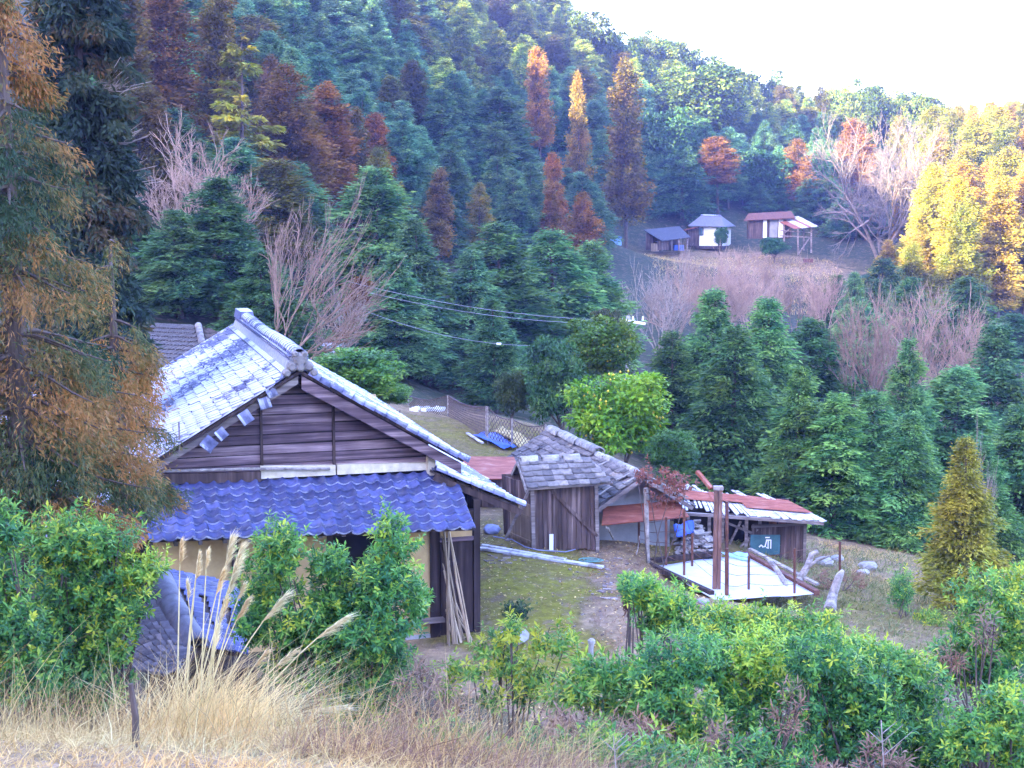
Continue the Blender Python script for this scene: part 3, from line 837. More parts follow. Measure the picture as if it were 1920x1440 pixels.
# walls and posts below
def wallbox(name, s0, s1, t0, t1, h0, h1, mat, par=house):
    mb = MB(); mb.box(hp((s0+s1)/2, (t0+t1)/2, (h0+h1)/2), (s1-s0, t1-t0, h1-h0)); return mb.build(name, mat, par)
TF = -.1
front = wallbox('front_wall', -3.0, .55, TF, TF+.1, -5.9, -2.6, M['plaster'])
wallbox('front_wall', 1.45, 2.5, TF, TF+.1, -5.45, -2.65, M['plaster'])
wallbox('front_wall', .55, 1.45, TF, TF+.1, -5.9, -4.3, M['plaster'])
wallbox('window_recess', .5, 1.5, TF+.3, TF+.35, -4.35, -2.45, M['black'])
wallbox('base_wall', 1.2, 2.55, TF-.03, TF+.12, -5.95, -5.45, M['concrete'])
for s, w in ((-2.95, .14), (-1.33, .13), (.5, .12), (1.5, .12), (2.6, .2), (3.47, .13)):
    wallbox('post', s-w/2, s+w/2, TF-.05, TF+.13, -5.9, -2.75, M['dark_wood'])
wallbox('lintel', -2.9, 3.5, TF-.03, TF+.08, -3.12, -2.95, M['dark_wood'])
wallbox('upper_panel', 2.72, 3.38, TF, TF+.06, -3.5, -3.1, M['plaster'])
dr = wallbox('door', 2.72, 3.38, TF-.02, TF+.05, -5.5, -3.56, M['dark_wood'])
wallbox('door_rail', 2.7, 3.4, TF-.045, TF+.02, -3.58, -3.5, M['gable_wood'])
wallbox('sill_board', 2.1, 2.75, TF-.25, TF-.06, -5.17, -5.1, M['grey_wood'])
wallbox('right_wall', 3.44, 3.54, TF+.14, LB-1.5, -5.9, -2.5, M['hut_wood'])
wallbox('left_wall', -3.35, -3.25, TF+.14, LB-1.5, -5.9, -2.4, M['plaster'])
wallbox('back_wall', -3.2, 3.4, LB-1.5, LB-1.4, -5.9, -1.9, M['plaster'])
for i in range(14):
    wallbox('rafter_end', -2.95+i*.44, -2.88+i*.44, -1.15, -.2, -3.06-.004*i, -2.98-.004*i, M['grey_wood'], pent)

# poles leaning against the corner post
def world_h(s, t, h): return RN + AV*s + BV*t + np.array([0, 0, h])
rr = random.Random(21)
for i in range(17):
    s0 = 2.72 + rr.uniform(0, .75)*(i/16*.7+.3); t0 = -.55 + rr.uniform(-.12, .1)
    b = world_h(s0, t0-.05, -5.75 + rr.uniform(-.05, .05))
    L = rr.choice([1.6, 1.8, 2.0, 2.3, 2.75]) if i < 13 else rr.uniform(.8, 1.2)
    tp = world_h(2.66 + rr.uniform(0, .22) + .2*(1-L/2.8), -.2+.01*i, -5.75+L)
    r = rr.uniform(.013, .026)
    mb = MB(); d = tp-b
    mb.tube([(0, 0, 0), d*.5 + np.array([rr.gauss(0, .015), 0, 0]), d], [r, r*.9, r*.7], 6)
    o = mb.build('leaning_pole', M['bamboo']); o.location = tuple(b)
    props(o, 'thin weathered pole leaning in the bundle against the farmhouse corner post', 'pole', 'poles leaning at the farmhouse corner')

# ------------------------------------------------------------------ buildings left of and behind the farmhouse
def local_building(name, label, x, y, z, yaw): return thing(name, label, 'house', (x, y, z), yaw)
# dark-roofed neighbour house behind
c = at(285, 640, 41)
nb_ = local_building('neighbour_house', 'neighbouring house with plain dark grey tiled hip roof behind the frosted roof', c[0]-.6, 41, gz(c[0], 41), R_(-25))
hh = c[2] - nb_.location.z + .35
mb = MB(); mb.box((0, 2, hh*.5-.6), (6.2, 5, hh-1.2)); mb.build('wall', M['plaster'], nb_)
mb = MB(); mb.slab([(-.8, 2, hh), (.9, 2, hh), (4.2, -1.6, hh-1.9), (-4.2, -1.6, hh-1.9)], .06)
mb.slab([(.9, 2, hh), (.9, 2.02, hh), (4.2, 5.6, hh-1.9), (4.2, -1.6, hh-1.9)], .06)
rfo = mb.build('roof', M['dark_wood'], nb_)
tile_field(rfo, (-.8, 2, hh+.03), (.9, 2, hh+.03), (-4.2, -1.6, hh-1.87), (4.2, -1.6, hh-1.87), .34, .3, T_FIELD, M['tile_brown'], stuffname='front_tile_field', seed=31)
tile_field(rfo, (.9, 2, hh+.03), (.92, 2.1, hh+.03), (4.2, -1.6, hh-1.87), (4.2, 5.6, hh-1.87), .34, .3, T_FIELD, M['tile_brown'], stuffname='side_tile_field', seed=32)
T_HIP = round_tile('hip_cap', .34, .1); T_HIP.materials.append(M['tile_grey'])
a = Vector((.9, 2, hh+.02)); b = Vector((4.2, -1.6, hh-1.86))
for i in range(15):
    p = a.lerp(b, i/15); d = (b-a).normalized()
    Mx = frame(p, Vector((0, 0, 1)).cross(d), d)
    link('hip_tile', T_HIP, None, rfo, Mx)

# frosted store roof seen through the cedar
c = at(150, 760, 31)
stn = local_building('storehouse', 'storehouse with frost-white tiled roof half hidden behind the brown cedar', c[0]-.9, 32, gz(c[0]-.9, 32), YAW-R_(4))
hh = c[2] - stn.location.z + .15
mb = MB(); mb.box((0, 2.4, hh*.5-.6), (2.7, 4.2, hh-1.2)); mb.build('wall', M['plaster'], stn)
mb = MB(); mb.slab([(0, 0, hh), (1.7, 0, hh-1.05), (1.7, 5, hh-1.05), (0, 5, hh)], .06); mb.slab([(-1.7, 0, hh-1.05), (0, 0, hh), (0, 5, hh), (-1.7, 5, hh-1.05)], .06)
rfo = mb.build('roof', M['dark_wood'], stn)
tile_field(rfo, (0, 5, hh+.03), (0, 0, hh+.03), (-1.75, 5, hh-1.05), (-1.75, 0, hh-1.05), .28, .25, T_FIELD, M['tile_frost'], stuffname='left_tile_field', seed=33)
tile_field(rfo, (0, 0, hh+.03), (0, 5, hh+.03), (1.75, 0, hh-1.05), (1.75, 5, hh-1.05), .28, .25, T_FIELD, M['tile_frost'], stuffname='right_tile_field', seed=34)
mb = MB(); mb.beam((0, -.05, hh-.05), (-1.7, -.05, hh-1.12), .05, .16); mb.beam((0, -.05, hh-.05), (1.7, -.05, hh-1.12), .05, .16); mb.build('bargeboard', M['dark_wood'], stn)
mb = MB(); mb.prism([(-.1, 0, hh), (.1, 0, hh), (.07, 0, hh+.2), (-.07, 0, hh+.2)], (0, 5, 0)); mb.build('ridge', M['tile_half'], stn)

# tiny red-roofed shed beyond the ridge
c = at(620, 652, 60)
ts = thing('small_shed', 'tiny shed roof with red edge peeping over the yellow-green shrub', 'shed', (c[0], 60, c[2]-1.9))
mb = MB(); mb.box((0, .6, .8), (1.1, 1, 1.9)); mb.build('wall', M['hut_wood'], ts)
mb = MB(); mb.slab([(-.75, -.2, 1.72), (.75, -.2, 1.72), (.75, 1.4, 2.0), (-.75, 1.4, 2.0)], .06); mb.build('roof', M['frostwood'], ts)
mb = MB(); mb.beam((-.6, 1.42, 2.03), (.78, 1.42, 2.03), .1, .08); mb.build('roof_edge', M['rust'], ts)

# ------------------------------------------------------------------ small dark-tiled roof in front (foreground left)
c = at(330, 1130, 17.5)
fs_ = thing('well_shed', 'low shed with dark tiled roof and fat ridge rolls behind the pampas grass', 'shed', (c[0], 17.5, gz(c[0], 17.5)), R_(28))
z0 = fs_.location.z
def fl(px, py, Y):
    p = Vector(at(px, py, Y)) - Vector((c[0], 17.5, z0)); return Matrix.Rotation(-R_(28), 3, 'Z') @ p
A_, B_ = fl(298, 1095, 17.6), fl(368, 1215, 16.0)
C_, D_ = fl(475, 1150, 18.4), fl(455, 1225, 16.4); E0 = fl(285, 1066, 18.6); E1 = fl(425, 1095, 19.2)
G_, H_ = fl(232, 1240, 16.1), fl(340, 1262, 15.3)
mb = MB(); mb.slab([E0, E1, C_, A_], .05); mb.slab([A_, C_, D_, B_], .05); mb.slab([A_, B_, H_, G_], .05)
rfo = mb.build('roof', M['dark_wood'], fs_)
up_ = Vector((0, 0, .03))
T_FIELD3 = tile_mesh('small_pantile', w=.2, L=.2, n=4, depth=.03, th=.03); T_FIELD3.materials.append(M['tile']); T_FIELD3.materials.append(M['tile_lip'])
for p_ in T_FIELD3.polygons: p_.material_index = 1 if abs(p_.normal.y) > .7 else 0
tile_field(rfo, E0+up_, A_+up_, E1+up_, C_+up_, .2, .16, T_FIELD3, M['tile'], single=lambda *a: True, seed=41)
tile_field(rfo, A_+up_, B_+up_, C_+up_, D_+up_, .2, .15, T_FIELD3, M['tile'], single=lambda *a: True, seed=42)
tile_field(rfo, B_+up_, A_+up_, H_+up_, G_+up_, .22, .2, tile_mesh('slab_tile', w=.22, L=.26, n=2, flat=True), M['tile_dark'], single=lambda *a: True, seed=43)
T_FAT = round_tile('ridge_roll', .36, .16, th=.03, n=9); T_FAT.materials.append(M['tile_dark'])
K0 = fl(290, 1082, 17.9) + Vector((0, 0, .02))
pth = [K0, A_ + Vector((.02, 0, .05)), A_.lerp(B_, .33), A_.lerp(B_, .66), B_]
for a, b in zip(pth[:-1], pth[1:]):
    d = (b-a).normalized(); link('ridge_roll', T_FAT, None, rfo, frame(a, Vector((0, 0, 1)).cross(d), d) @ Matrix.Diagonal((1, max(1, (b-a).length/.34), 1, 1)))
mb = MB(); ctr = (A_+B_+C_+D_)/4
mb.box((ctr.x-.1, ctr.y+.3, (ctr.z-.25)/2-.3), (1.1, 1.3, ctr.z-.2)); mb.build('wall', M['dark_wood'], fs_)

# ------------------------------------------------------------------ wooden hut
hc = at(1060, 1033, 33.2)
HUTZ = gz(hc[0], 33.2)
hut = thing('wooden_hut', 'leaning weathered board hut with slab-tiled roof and diagonal brace', 'hut', (hc[0], 33.2, HUTZ), YAW*.6)
top = at(1065, 912, 32.8)[2] - HUTZ
def hut_wall(xa, xb, ya, yb, h, n, mat, shift=0.0, nm='plank', face=-1):
    rr = random.Random(int((xa+5)*100))
    for i in range(n):
        a = i/n; b = (i+.94)/n
        p0 = Vector((xa+(xb-xa)*a, ya+(yb-ya)*a, rr.uniform(-.03, .04))); p1 = Vector((xa+(xb-xa)*b, ya+(yb-ya)*b, p0.z))
        w = p1-p0; nn = Vector((w.y, -w.x, 0)).normalized()*rr.uniform(.018, .03)
        t0 = Vector((shift+rr.gauss(0, .006), 0, h+rr.uniform(-.01, .02)))
        mb = MB(); mb.prism([p0, p1, p1+t0, p0+t0], -nn); mb.build(nm, mat, hut)
W0 = .77
hut_wall(-W0, W0, 0, 0, top, 13, M['hut_wood'], -.05)
hut_wall(W0, W0, 0, 1.3, top, 8, M['hut_wood'], -.05)
hut_wall(-W0-.52, -W0, 1.15, .02, top, 8, M['hut_wood'], -.04)
hut_wall(-W0-.52, W0, 1.35, 1.35, top, 8, M['hut_wood'], -.05)
mb = MB(); mb.beam((-W0+.3, -.05, top*.97), (W0+.02, -.05, .33), .07, .04, (0, -1, 0)); mb.build('brace', M['hut_wood'], hut)
mb = MB(); mb.beam((-W0-.08, -.06, top*1.0), (-W0-.62, .55, .22), .06, .05, (0, -1, 0)); mb.build('brace', M['grey_wood'], hut)
for x in (-W0-.02, W0+.03):
    mb = MB(); mb.beam((x, -.02, -.1), (x-.05, -.02, top), .09, .09); mb.build('corner_post', M['grey_wood'], hut)
mb = MB(); mb.beam((-.36, -.045, .02), (-.36, -.045, .42), .1, .02, (0, -1, 0)); mb.build('patch_board', M['whitewall'], hut)
for k, (z, ) in enumerate(((.25,), (.85,), (1.15,))):
    mb = MB(); mb.beam((-W0-.46, .95, z), (-W0-.04, .03, z-.06), .03, .08); mb.build('door_rail', M['door_wood'], hut)
dn_ = MB(); dn_.slab([(-W0-.44, .93, .12), (-W0-.06, .1, .08), (-W0-.07, .1, 1.05), (-W0-.45, .93, 1.08)], .02); dn_.build('door', M['door_wood'], hut)
eL, eR = Vector((-1.0, -.28, top-.06)), Vector((1.12, -.28, top+.02)); rL, rR = Vector((-1.05, .62, top+.48)), Vector((.75, .62, top+.5))
kL, kR = Vector((-1.05, 1.6, top-.06)), Vector((1.1, 1.6, top))
mb = MB(); mb.slab([rL, rR, eR, eL], .04); mb.slab([rL, rR, kR, kL], .04); hr = mb.build('roof', M['grey_wood'], hut)
T_SLAB = tile_mesh('slab_tile', w=.265, L=.24, n=4, depth=.012, th=.03, flat=True)
tile_field(hr, rL+up_, rR+up_, eL+up_, eR+up_, .26, .205, T_SLAB, M['tile_grey'], single=lambda *a: True, rnd=.008, seed=51)
tile_field(hr, rR+up_, rL+up_, kR+up_, kL+up_, .26, .22, T_SLAB, M['tile_grey'], stuffname='back_tile_field', seed=52)
T_RR = round_tile('ridge_tile', .42, .13, th=.03); T_RR.materials.append(M['tile_old'])
for i in range(3):
    p = rL.lerp(rR, i/3.4) + Vector((.05, 0, -.02)); d = (rR-rL).normalized()
    link('ridge_tile', T_RR, None, hr, frame(p, Vector((0, 0, 1)).cross(d), d) @ Matrix.Rotation(random.gauss(0, .05), 4, 'Z'))
mb = MB(); mb.beam(rL+Vector((-.03, -.0, -.05)), eL+Vector((-.03, 0, -.05)), .03, .1); mb.build('bargeboard', M['palewood'], hr)
mb = MB(); mb.beam(rL+Vector((-.03, .0, -.05)), kL+Vector((-.03, 0, -.05)), .03, .1); mb.build('bargeboard', M['palewood'], hr)

# ------------------------------------------------------------------ low outbuilding behind the hut (gable towards us, collapsed tiles)
ap = at(1206, 893, 34.3)
OZ = gz(ap[0], 35.5)
ob = thing('outbuilding', 'low grey-walled outbuilding with collapsed tiles and fat pale ridge rolls', 'outbuilding', (ap[0], ap[1], OZ), YAW)
oh = ap[2]-OZ
mb = MB(); mb.box((0, 4.2, (oh-.5)/2-.2), (2.0, 7.2, oh-.2)); mb.prism([(-1.0, .6, oh-.6), (1.0, .6, oh-.6), (0, .6, oh-.06)], (0, .05, 0)); mb.build('wall', M['greywall'], ob)
mb = MB(); mb.slab([(0, 0, oh), (0, 7.7, oh), (1.35, 7.7, oh-.85), (1.35, 0, oh-.85)], .05); mb.slab([(0, 7.7, oh), (0, 0, oh), (-1.5, 0, oh-.92), (-1.5, 7.7, oh-.92)], .05)
orf = mb.build('roof', M['grey_wood'], ob)
T_OLD = tile_mesh('old_tile', w=.27, L=.27, n=4, depth=.02)
tile_field(orf, (0, 7.7, oh+.04), (0, 0, oh+.04), (-1.5, 7.7, oh-.88), (-1.5, 0, oh-.88), .27, .22, T_OLD, M['tile_grey'], single=lambda i, j, nc, nr: j < 4, miss=.06, rnd=.015, seed=61, stuffname='lower_tile_field')
tile_field(orf, (0, 0, oh+.04), (0, 7.7, oh+.04), (1.35, 0, oh-.81), (1.35, 7.7, oh-.81), .27, .2, T_OLD, M['tile_old'], single=lambda i, j, nc, nr: i < 9, miss=.14, rnd=.035, seed=62, stuffname='upper_tile_field')
for i in range(14):
    y = .3 + i*.53
    link('ridge_tile', T_RR, None, orf, Matrix.Translation((random.gauss(0, .02), y+.3, oh+.0+(.06 if i > 5 else 0))) @ Matrix.Diagonal((1.25 if i > 5 else .8, 1.25, 1.15 if i > 5 else .8, 1)))
mb = MB(); mb.beam((0, -.03, oh-.05), (-1.4, -.03, oh-.9), .05, .1); mb.build('bargeboard', M['grey_wood'], orf)
mb = MB(); mb.beam((0, -.03, oh-.05), (1.35, -.03, oh-.9), .05, .1); mb.build('bargeboard', M['grey_wood'], orf)
rr = random.Random(8)
for i in range(16):
    y = rr.uniform(.0, 3); s = rr.uniform(.1, 1.2); side = rr.choice((1, 1, -1))
    mb = MB(); mb.beam((side*s*.4, y, oh-.3*s+.06), (side*(s+.3), y+rr.uniform(-.3, .3), oh-.62*s), .05, .03); mb.build('fallen_lath', M['palewood'], orf)
cl = Vector(at(1127, 960, 33.3))-Vector(ap[:2].tolist()+[OZ]); cr = Vector(at(1286, 950, 34.6))-Vector(ap[:2].tolist()+[OZ])
def ol(px, py, Y): return Matrix.Rotation(-YAW, 3, 'Z') @ (Vector(at(px, py, Y)) - Vector((ap[0], ap[1], OZ)))
mb = MB(); mb.slab([ol(1132, 950, 34.5), ol(1270, 938, 35.1), ol(1292, 968, 34.2), ol(1128, 984, 33.6)], .03)
cn = mb.build('canopy', M['rust'], ob)
mb = MB()
mb.beam(ol(1130, 953, 34.5), ol(1137, 992, 33.6), .03, .06); mb.beam(ol(1140, 990, 33.65), ol(1150, 1010, 34.3), .03, .05); mb.build('canopy_bracket', M['palewood'], ob)

# ------------------------------------------------------------------ shed with rust-red roof between farmhouse and hut
c = at(930, 985, 37.5)
rs = thing('rusty_roof_shed', 'dark plank shed with orange rusted sheet roof between farmhouse and hut', 'shed', (c[0], 37.5, gz(c[0], 37.5)), YAW*.4)
top = at(915, 893, 37.5)[2] - rs.location.z
rr = random.Random(4)
for i in range(9):
    x = -1.0 + i*.2
    if i in (7,): continue
    mb = MB(); mb.box((x+.1, rr.uniform(-.01, .01), top/2), (.185, .03, top)); mb.build('plank', M['hut_wood'], rs)
mb = MB(); mb.box((-.1, .12, top/2), (1.8, .1, top)); mb.build('dark_backing', M['black'], rs)
mb = MB(); mb.slab([(-1.6, 1.5, top+.34), (.65, 1.3, top+.3), (.72, -.25, top-.03), (-1.0, -.2, top-.02)], .03); mb.build('roof', M['rust'], rs)
mb = MB(); mb.slab([(-1.62, 1.3, top+.33), (-1.3, 1.3, top+.34), (-.2, -.27, top-.005), (-1.0, -.27, top-.01)], .02); mb.build('roof_patch', M['straw'], rs)
mb = MB(); mb.beam((-.2, -.12, .25), (-.17, -.1, .75), .16, .03, (0, -1, 0)); o = mb.build('orange_board', M['orange']); o.location = rs.location; o.rotation_euler = rs.rotation_euler
props(o, 'short orange board standing against the dark plank shed', 'board')

# ------------------------------------------------------------------ ruined shed with rusty roof
RO = at(1430, 1060, 36.2); RO = np.array([RO[0], 36.2, gz(RO[0], 36.2)])
ru = thing('ruined_shed', 'ruined plank shed with rusty sheets over bare frosted roof laths', 'shed', RO)
def rl(px, py, Y): return Vector(at(px, py, Y) - RO)
FL, FR = rl(1272, 962, 35.6), rl(1556, 981, 35.2); BL_, BR_ = rl(1268, 916, 38.2), rl(1478, 942, 37.6)
def rp(u, v, dz=0): return BL_.lerp(BR_, u).lerp(FL.lerp(FR, u), v) + Vector((0, 0, dz))
# laths down the slope
rr = random.Random(12)
for i in range(40):
    u = (i+.5)/40
    if rr.random() < .06: continue
    v1 = rr.uniform(.92, 1.0) if u > .45 else rr.uniform(.75, 1.0)
    mb = MB(); mb.beam(rp(u, rr.uniform(-.06, .1), .02), rp(min(1, u+rr.gauss(0, .006)), v1, .02), .06 if u < .5 else .085, .02); mb.build('lath', M['frostwood'], ru)
for v in (.03, .5, .93):
    mb = MB(); mb.beam(rp(.0, v, -.05), rp(.98, v, -.05), .09, .08); mb.build('purlin', M['grey_wood'], ru)
def corr(u0, u1, v0, v1, nw, dz):
    mb = MB(); vs = []; n = nw*2
    for k in range(n+1):
        v = v0+(v1-v0)*k/n
        for u in (u0, (u0+u1)/2, u1): vs.append(rp(u, v, dz + (.022 if k % 2 else 0)))
    fs = []
    for k in range(n):
        for q in (0, 1): fs.append((k*3+q, k*3+q+1, (k+1)*3+q+1, (k+1)*3+q))
    mb.add(vs, fs); return mb.build('roof_sheet', M['rust'], ru)
corr(0, .3, .12, .5, 8, .06); corr(.27, .62, .12, .46, 8, .085); corr(.5, .98, .05, .66, 12, .07)
# back laths sticking up
for u in (.02, .06, .1, .16, .52, .56, .75, .8):
    mb = MB(); mb.beam(rp(u, -.1, .1), rp(u+.05, .12, .07), .08, .02); mb.build('lath', M['frostwood'], ru)
def rw(px): return rl(px, 980, 36.2).x
gzr = lambda x, y: gz(RO[0]+x, RO[1]+y) - RO[2]
tp_ = rl(1508, 968, 36.2).z
x1 = rl(1510, 1000, 36.2).x
for i in range(11):
    xa = x1 - .13*(i+1); g = gzr(xa, 0)
    mb = MB(); mb.box((xa+.06, rr.uniform(-.01, .01), (g-.1+tp_-.22)/2), (.12, .025, tp_-.22-g+.1)); mb.build('plank', M['hut_wood'], ru)
for i in range(3):
    xa = x1-.24*(i+1.6); mb = MB(); mb.box((xa, .02, tp_-.1), (.2, .02, .26)); mb.build('plank', M['rust_dark'], ru)
mb = MB(); mb.beam((x1-1.45, -.04, tp_-.28), (x1, -.04, tp_-.2), .05, .06); mb.build('girt', M['grey_wood'], ru)
mb = MB(); mb.beam((x1-2.6, .02, tp_+.02), (x1+.05, .02, tp_+.02), .07, .09); mb.build('wall_plate', M['grey_wood'], ru)
for px in (1510, 1425, 1400, 1355, 1330, 1290):
    x = rl(px, 980, 36.2).x; g = gzr(x, .02); mb = MB(); mb.beam((x, .03, g-.2), (x, .03, tp_), .08, .08); mb.build('post', M['grey_wood'], ru)
x2 = rl(1270, 980, 36.2).x
for xx, n in ((x1-.0, 8),):
    for i in range(n):
        y = .05+i*.24; g = gzr(xx, y); mb = MB(); mb.box((xx, y+.1, (g-.1+tp_)/2), (.025, .22, tp_-g)); mb.build('plank', M['hut_wood'], ru)
mb = MB(); mb.box(((x1+x2)/2, 2.05, (tp_-1.7)/2+.1), (x1-x2, .06, tp_+1.6)); mb.build('back_wall', M['dark_wood'], ru)
mb = MB(); mb.box(((x2+x1-1.35)/2, .75, tp_-.75), (x1-1.35-x2, .04, 1.5)); mb.build('dark_backing', M['black'], ru)  # added black board: darkness inside the shed put into its colour
# teal panel with a white scrawl
pa, pb = rl(1407, 1003, 36.1), rl(1462, 1040, 36.1)
mb = MB(); mb.box(((pa.x+pb.x)/2, -.09, (pa.z+pb.z)/2), (pb.x-pa.x, .03, pa.z-pb.z)); tpn = mb.build('teal_panel', M['teal'], ru)
mb = MB(); yy = -.108
cx, cz = (pa.x+pb.x)/2, (pa.z+pb.z)/2
def stroke(x0, z0, x1_, z1_, w=.03): mb.beam((cx+x0, yy, cz+z0), (cx+x1_, yy, cz+z1_), w, .004, (0, -1, 0))
for q in ((-.0, .2, .12, .2), (.02, .13, .16, .13), (.04, .12, .0, -.03), (.08, .12, .08, -.1), (.15, .13, .15, -.1), (-.16, -.06, -.1, 0), (-.1, 0, -.05, -.07), (-.05, -.05, .02, -.04), (.03, -.07, .1, -.09)): stroke(*q)
mb.build('white_marks', M['white'], tpn)
for (a, b) in (((-.95, .05, .1), (-.6, .05, tp_-.15)), ((-.75, .02, .0), (-.15, .02, tp_-.35)), ((-.3, 0, 0.1), (-.55, 0, .75)), ((-1.2, .1, tp_-.1), (-.3, -.05, tp_-.45))):
    mb = MB(); mb.beam(a, b, .07, .05); mb.build('fallen_beam', M['grey_wood'], ru)
# rubble heap with blue sheet
rr = random.Random(3)
pile = MB()
for i in range(150):
    p = at(rr.uniform(1268, 1350), 1000, 35.2); x = p[0]; y = rr.uniform(34.7, 35.9)
    hgt = max(0, .55*(1-abs(x-at(1310, 1000, 35.2)[0])/.65))*rr.random()
    pile.box((x, y, gz(x, y)+hgt+.03), (rr.uniform(.08, .3), rr.uniform(.05, .2), rr.uniform(.02, .06)), Matrix.Rotation(rr.random()*3, 3, 'Z') @ Matrix.Rotation(rr.gauss(0, .5), 3, 'X'))
props(pile.build('rubble', M['palewood']), 'pale heap of broken laths and tiles beside the ruined shed', 'rubble heap', kind='stuff')
def sheet(name, c4, mat, n=8, wav=.03, th=.012, seed=0):
    r = np.random.default_rng(seed); c4 = [np.array(c, float) for c in c4]
    us = np.linspace(0, 1, n+1); V = []
    ph = r.random(4)*6
    for v in us:
        for u in us:
            p = (c4[0]*(1-u)+c4[1]*u)*(1-v) + (c4[3]*(1-u)+c4[2]*u)*v
            V.append(p + np.array([0, 0, wav*(math.sin(u*9+ph[0])*math.sin(v*7+ph[1])+.5*math.sin(u*17+v*11+ph[2]))]))
    m = n+1
    T = [(j*m+i, j*m+i+1, (j+1)*m+i+1, (j+1)*m+i) for j in range(n) for i in range(n)]
    me = np_mesh(name, np.array(V), np.array(T), smooth=True)
    o = link(name, me, mat)
    md = o.modifiers.new('solid', 'SOLIDIFY'); md.thickness = th
    return o
props(sheet('blue_sheet', [at(1262, 985, 35.1), at(1300, 975, 35.6), at(1302, 1000, 35.3), at(1268, 1008, 34.8)], M['blue'], seed=2), 'crumpled blue sheet on the rubble heap', 'tarp')

# ------------------------------------------------------------------ pen with white cover, beams, rusty fence, steel post
PZ = -8.62
def onz(px, py, z):
    d = ray(px, py); return d*(z/d[2])
pA, pB, pC, pD, pE = (onz(px, py, PZ) for px, py in ((1205, 1053), (1345, 1037), (1398, 1038), (1532, 1112), (1335, 1113)))
for nm, a, b, lab in (('edge_beam', pA, pB, 'dark timber edge beam at the back of the white-covered pit'), ('edge_beam', pC, pD, 'long rusty-brown edge beam along the shed side of the white-covered pit'), ('edge_beam', pA, pE, 'mossy timber edge beam along the yard side of the white-covered pit')):
    mb = MB(); d = b-a; mb.beam((0, 0, 0), d, .13, .12); o = mb.build(nm, M['rust_dark'] if lab.startswith('long') else M['dark_wood']); o.location = tuple(a); props(o, lab, 'beam')
mb = MB(); mb.beam((0, 0, .1), (onz(1525, 1098, PZ)-pC), .1, .05); o = mb.build('capping_board', M['palewood']); o.location = tuple(pC+np.array([.12, .1, 0])); props(o, 'pale grey board lying along the far edge beam of the pit', 'board')
zs = PZ-.03
props(sheet('white_cover', [onz(1222, 1062, zs), onz(1396, 1041, zs), onz(1530, 1114, zs), onz(1345, 1126, zs)], M['sheet'], n=14, wav=.012), 'large white frosted cover stretched over the fenced pit', 'cover')
props(sheet('blue_cloth', [onz(1350, 1036, PZ+.1), onz(1402, 1037, PZ+.12), onz(1404, 1052, PZ+.02), onz(1388, 1050, PZ-.03)], M['lightblue'], wav=.02, seed=5), 'light blue cloth hung over the corner of the pit beams', 'cloth')
mb = MB(); a = onz(1343, 1112, -8.75); b = at(1344, 918, a[1])
L = b[2]-a[2]
mb.box((-.045, 0, L/2-.3), (.09, .1, L+.6)); mb.box((.05, .01, L/2-.3), (.08, .16, L+.6))
pl = mb.build('steel_post', M['pole_steel']); pl.location = tuple(a)
props(pl, 'tall rusty steel post with pale cap standing beside the white-covered pit', 'post')
mb = MB(); mb.box((0, 0, L+.04), (.22, .18, .08)); mb.build('post_cap', M['palewood'], pl)
mb = MB(); q0 = at(1307, 884, a[1]+.4); q1 = at(1334, 916, a[1]+.05); mb.beam((0, 0, 0), q1-q0, .1, .07); o = mb.build('rusty_channel', M['rust']); o.location = tuple(q0); props(o, 'slanting rusty steel channel leaning on the tall steel post', 'steel channel')
fence = thing('wire_fence', 'rusty thin-posted wire fence around the white-covered pit', 'fence', tuple(pA))
fo = np.array(pA)
posts = [(1198, 975, 1045), (1249, 970, 1065), (1283, 955, 1085), (1298, 1000, 1068), (1363, 1028, 1122), (1404, 1042, 1112), (1490, 1028, 1118), (1575, 1015, 1072), (1363, 940, 1030)]
tops = []
for px, y0, y1 in posts:
    b = onz(px, y1, PZ-.1); t_ = at(px, y0, b[1])
    mb = MB(); mb.tube([b-fo-np.array([0, 0, .2]), t_-fo], .032 if px != 1363 else .05, 5); mb.build('post', M['rust_dark'], fence); tops.append((b-fo, t_-fo))
for i, j in ((0, 1), (1, 2), (2, 3), (3, 4), (4, 5), (5, 6), (6, 7)):
    for f in (.25, .5, .72, .95):
        a = tops[i][0]*(1-f)+tops[i][1]*f; b = tops[j][0]*(1-f)+tops[j][1]*f; m = (a+b)/2 - np.array([0, 0, .04])
        mb = MB(); mb.tube([a, m, b], .007, 3); mb.build('wire', M['rust_dark'], fence)
# dead pale trunks
def deadwood(name, label, pts, rads, cat='dead tree'):
    o0 = np.array(pts[0][0]); first = None
    ro = thing(name, label, cat, tuple(o0))
    for k, (p, r) in enumerate(zip(pts, rads)):
        mb = MB(); mb.tube([np.array(q)-o0 for q in p], r, 7); mb.build('trunk' if k == 0 else 'limb', M['palewood'], ro)
    return ro
def P3(px, py, z=None, Y=None): return onz(px, py, z) if Y is None else at(px, py, Y)
deadwood('dead_tree', 'forked pale dead trunk beside the right end of the ruined shed', [[P3(1478, 1118, -8.9), P3(1500, 1085, Y=32.2), P3(1514, 1062, Y=32.3), P3(1522, 1040, Y=32.4), P3(1534, 1034, Y=32.4)], [P3(1512, 1066, Y=32.3), P3(1530, 1052, Y=32.2), P3(1556, 1042, Y=32)]], [[.12, .09, .08, .07, .06], [.05, .035, .02]])
deadwood('dead_tree', 'bent pale dead branch standing on the white cover edge', [[P3(1480, 1118, -8.8), P3(1470, 1090, Y=32), P3(1452, 1062, Y=32.3), P3(1438, 1046, Y=32.6)]], [[.09, .075, .055, .04]])
